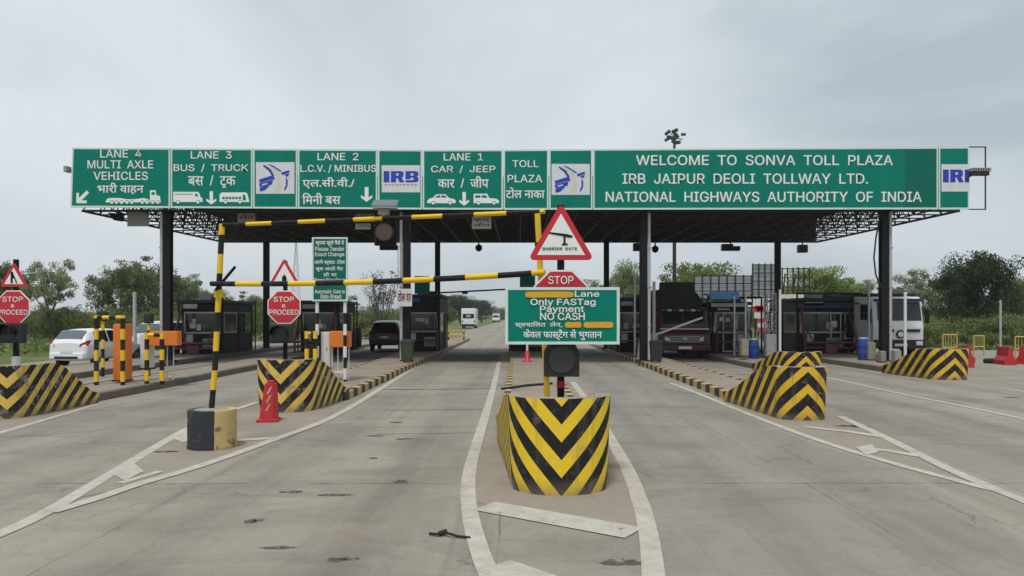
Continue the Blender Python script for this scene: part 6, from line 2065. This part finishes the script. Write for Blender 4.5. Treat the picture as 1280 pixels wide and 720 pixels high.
for i in range(12):
    a, b = H * i / 12, H * (i + 1) / 12
    wa, wb_ = 1.6 * (1 - i / 13), 1.6 * (1 - (i + 1) / 13)
    for sx_ in (-1, 1):
        for sy_ in (-1, 1):
            k.tube((sx_ * wa, sy_ * wa, a), (sx_ * wb_, sy_ * wb_, b), .09, M_STEEL, 4, caps=False)
    k.tube((-wa, -wa, a), (wb_, -wb_, b), .06, M_STEEL, 4, caps=False); k.tube((wa, -wa, a), (-wb_, -wb_, b), .06, M_STEEL, 4, caps=False)
k.build('lattice', t)
def hoarding(px0, px1, py0, py1, Y, label, mat=M_BILLBOARD, nx_=7, nz_=3, sheet=True):
    x0, x1, z0, z1 = XA(px0, Y), XA(px1, Y), ZA(py1, Y), ZA(py0, Y)
    t = thing('hoarding', label, 'hoarding', ((x0 + x1) / 2, Y, 0))
    w = (x1 - x0) / 2
    if sheet:
        k = MB(); k.box(-w, w, .15, .2, z0, z1, mat); k.build('sheet', t)
    k = MB()
    for i in range(nx_ + 1):
        x = -w + 2 * w * i / nx_
        k.box(x - .06, x + .06, 0, .12, z0 - .15, z1 + .15, M_DARK)
    for i in range(nz_ + 1):
        z = z0 + (z1 - z0) * i / nz_
        k.box(-w, w, -.04, -.002, z - .05, z + .05, M_DARK)
    k.build('frame', t)
    for s in (-.75, 0, .75):
        k = MB(); k.tube((w * s, .1, 0), (w * s, .1, z0), .12, M_DARK, 6)
        k.tube((w * s, 2.2, 0), (w * s, .2, z1 - .5), .08, M_DARK, 6); k.build('leg', t)
    return t
hoarding(868, 940, 345, 373, 74, 'wide grey hoarding in a dark grid frame above the blue awning')
hoarding(941, 972, 331, 372, 77, 'tall grey hoarding in a dark grid frame left of the fourth rear column', nx_=4, nz_=4)
hoarding(978, 1012, 336, 370, 80, 'open hoarding frame with no sheet right of the fourth rear column', nx_=5, nz_=3, sheet=False)
def shop_sign(px0, px1, py0, py1, Y, m, label, words=None, ltr=None):
    x0, x1, z0, z1 = XA(px0, Y), XA(px1, Y), ZA(py1, Y), ZA(py0, Y)
    t = thing('roadside_sign', label, 'sign', ((x0 + x1) / 2, Y, 0)); w = (x1 - x0) / 2
    k = MB(); k.box(-w, w, 0, .08, z0, z1, m, .02); k.build('panel', t)
    k = MB()
    for s in (-.8, .8):
        k.tube((s * w, .12, 0), (s * w, .12, z1), .05, M_DARK, 6)
    k.build('leg', t)
    k = MB()
    for i in range(3):
        k.disc(-w * .6 + w * .6 * i, (z0 + z1) / 2, (z1 - z0) * .18, -.02, ltr or M_DARK, 12, .01)
    k.build('emblem', t)
shop_sign(974, 1005, 368, 383, 62, M_NOTICEW, 'white roadside sign with dark dots behind the fourth rear column', ltr=M_DARK)
shop_sign(943, 956, 374, 398, 60, M_NOTICEW, 'white and red roadside sign left of the lattice stand, upper one', ltr=M_RED)
shop_sign(947, 960, 398, 415, 58, paint('faded_red_sign', (0.42, 0.05, 0.07), 0.5, dirt=0.4), 'faded red roadside sign left of the lattice stand, lower one', ltr=M_NOTICEW)

# ------------------------------------------------------------------ pale humid air
M_HAZE = bpy.data.materials.new('pale_air')
M_HAZE.use_nodes = True
_nt = M_HAZE.node_tree
_nt.nodes.remove(_nt.nodes['Principled BSDF'])
_pv = _nt.nodes.new('ShaderNodeVolumePrincipled')
_pv.inputs['Color'].default_value = (0.86, 0.90, 0.94, 1)
_pv.inputs['Density'].default_value = 0.00035
_nt.links.new(_pv.outputs[0], _nt.nodes['Material Output'].inputs['Volume'])
k = MB(); k.box(-900, 900, -60, 1300, -1.2, 34, M_HAZE)
stuff(k.build('haze'))
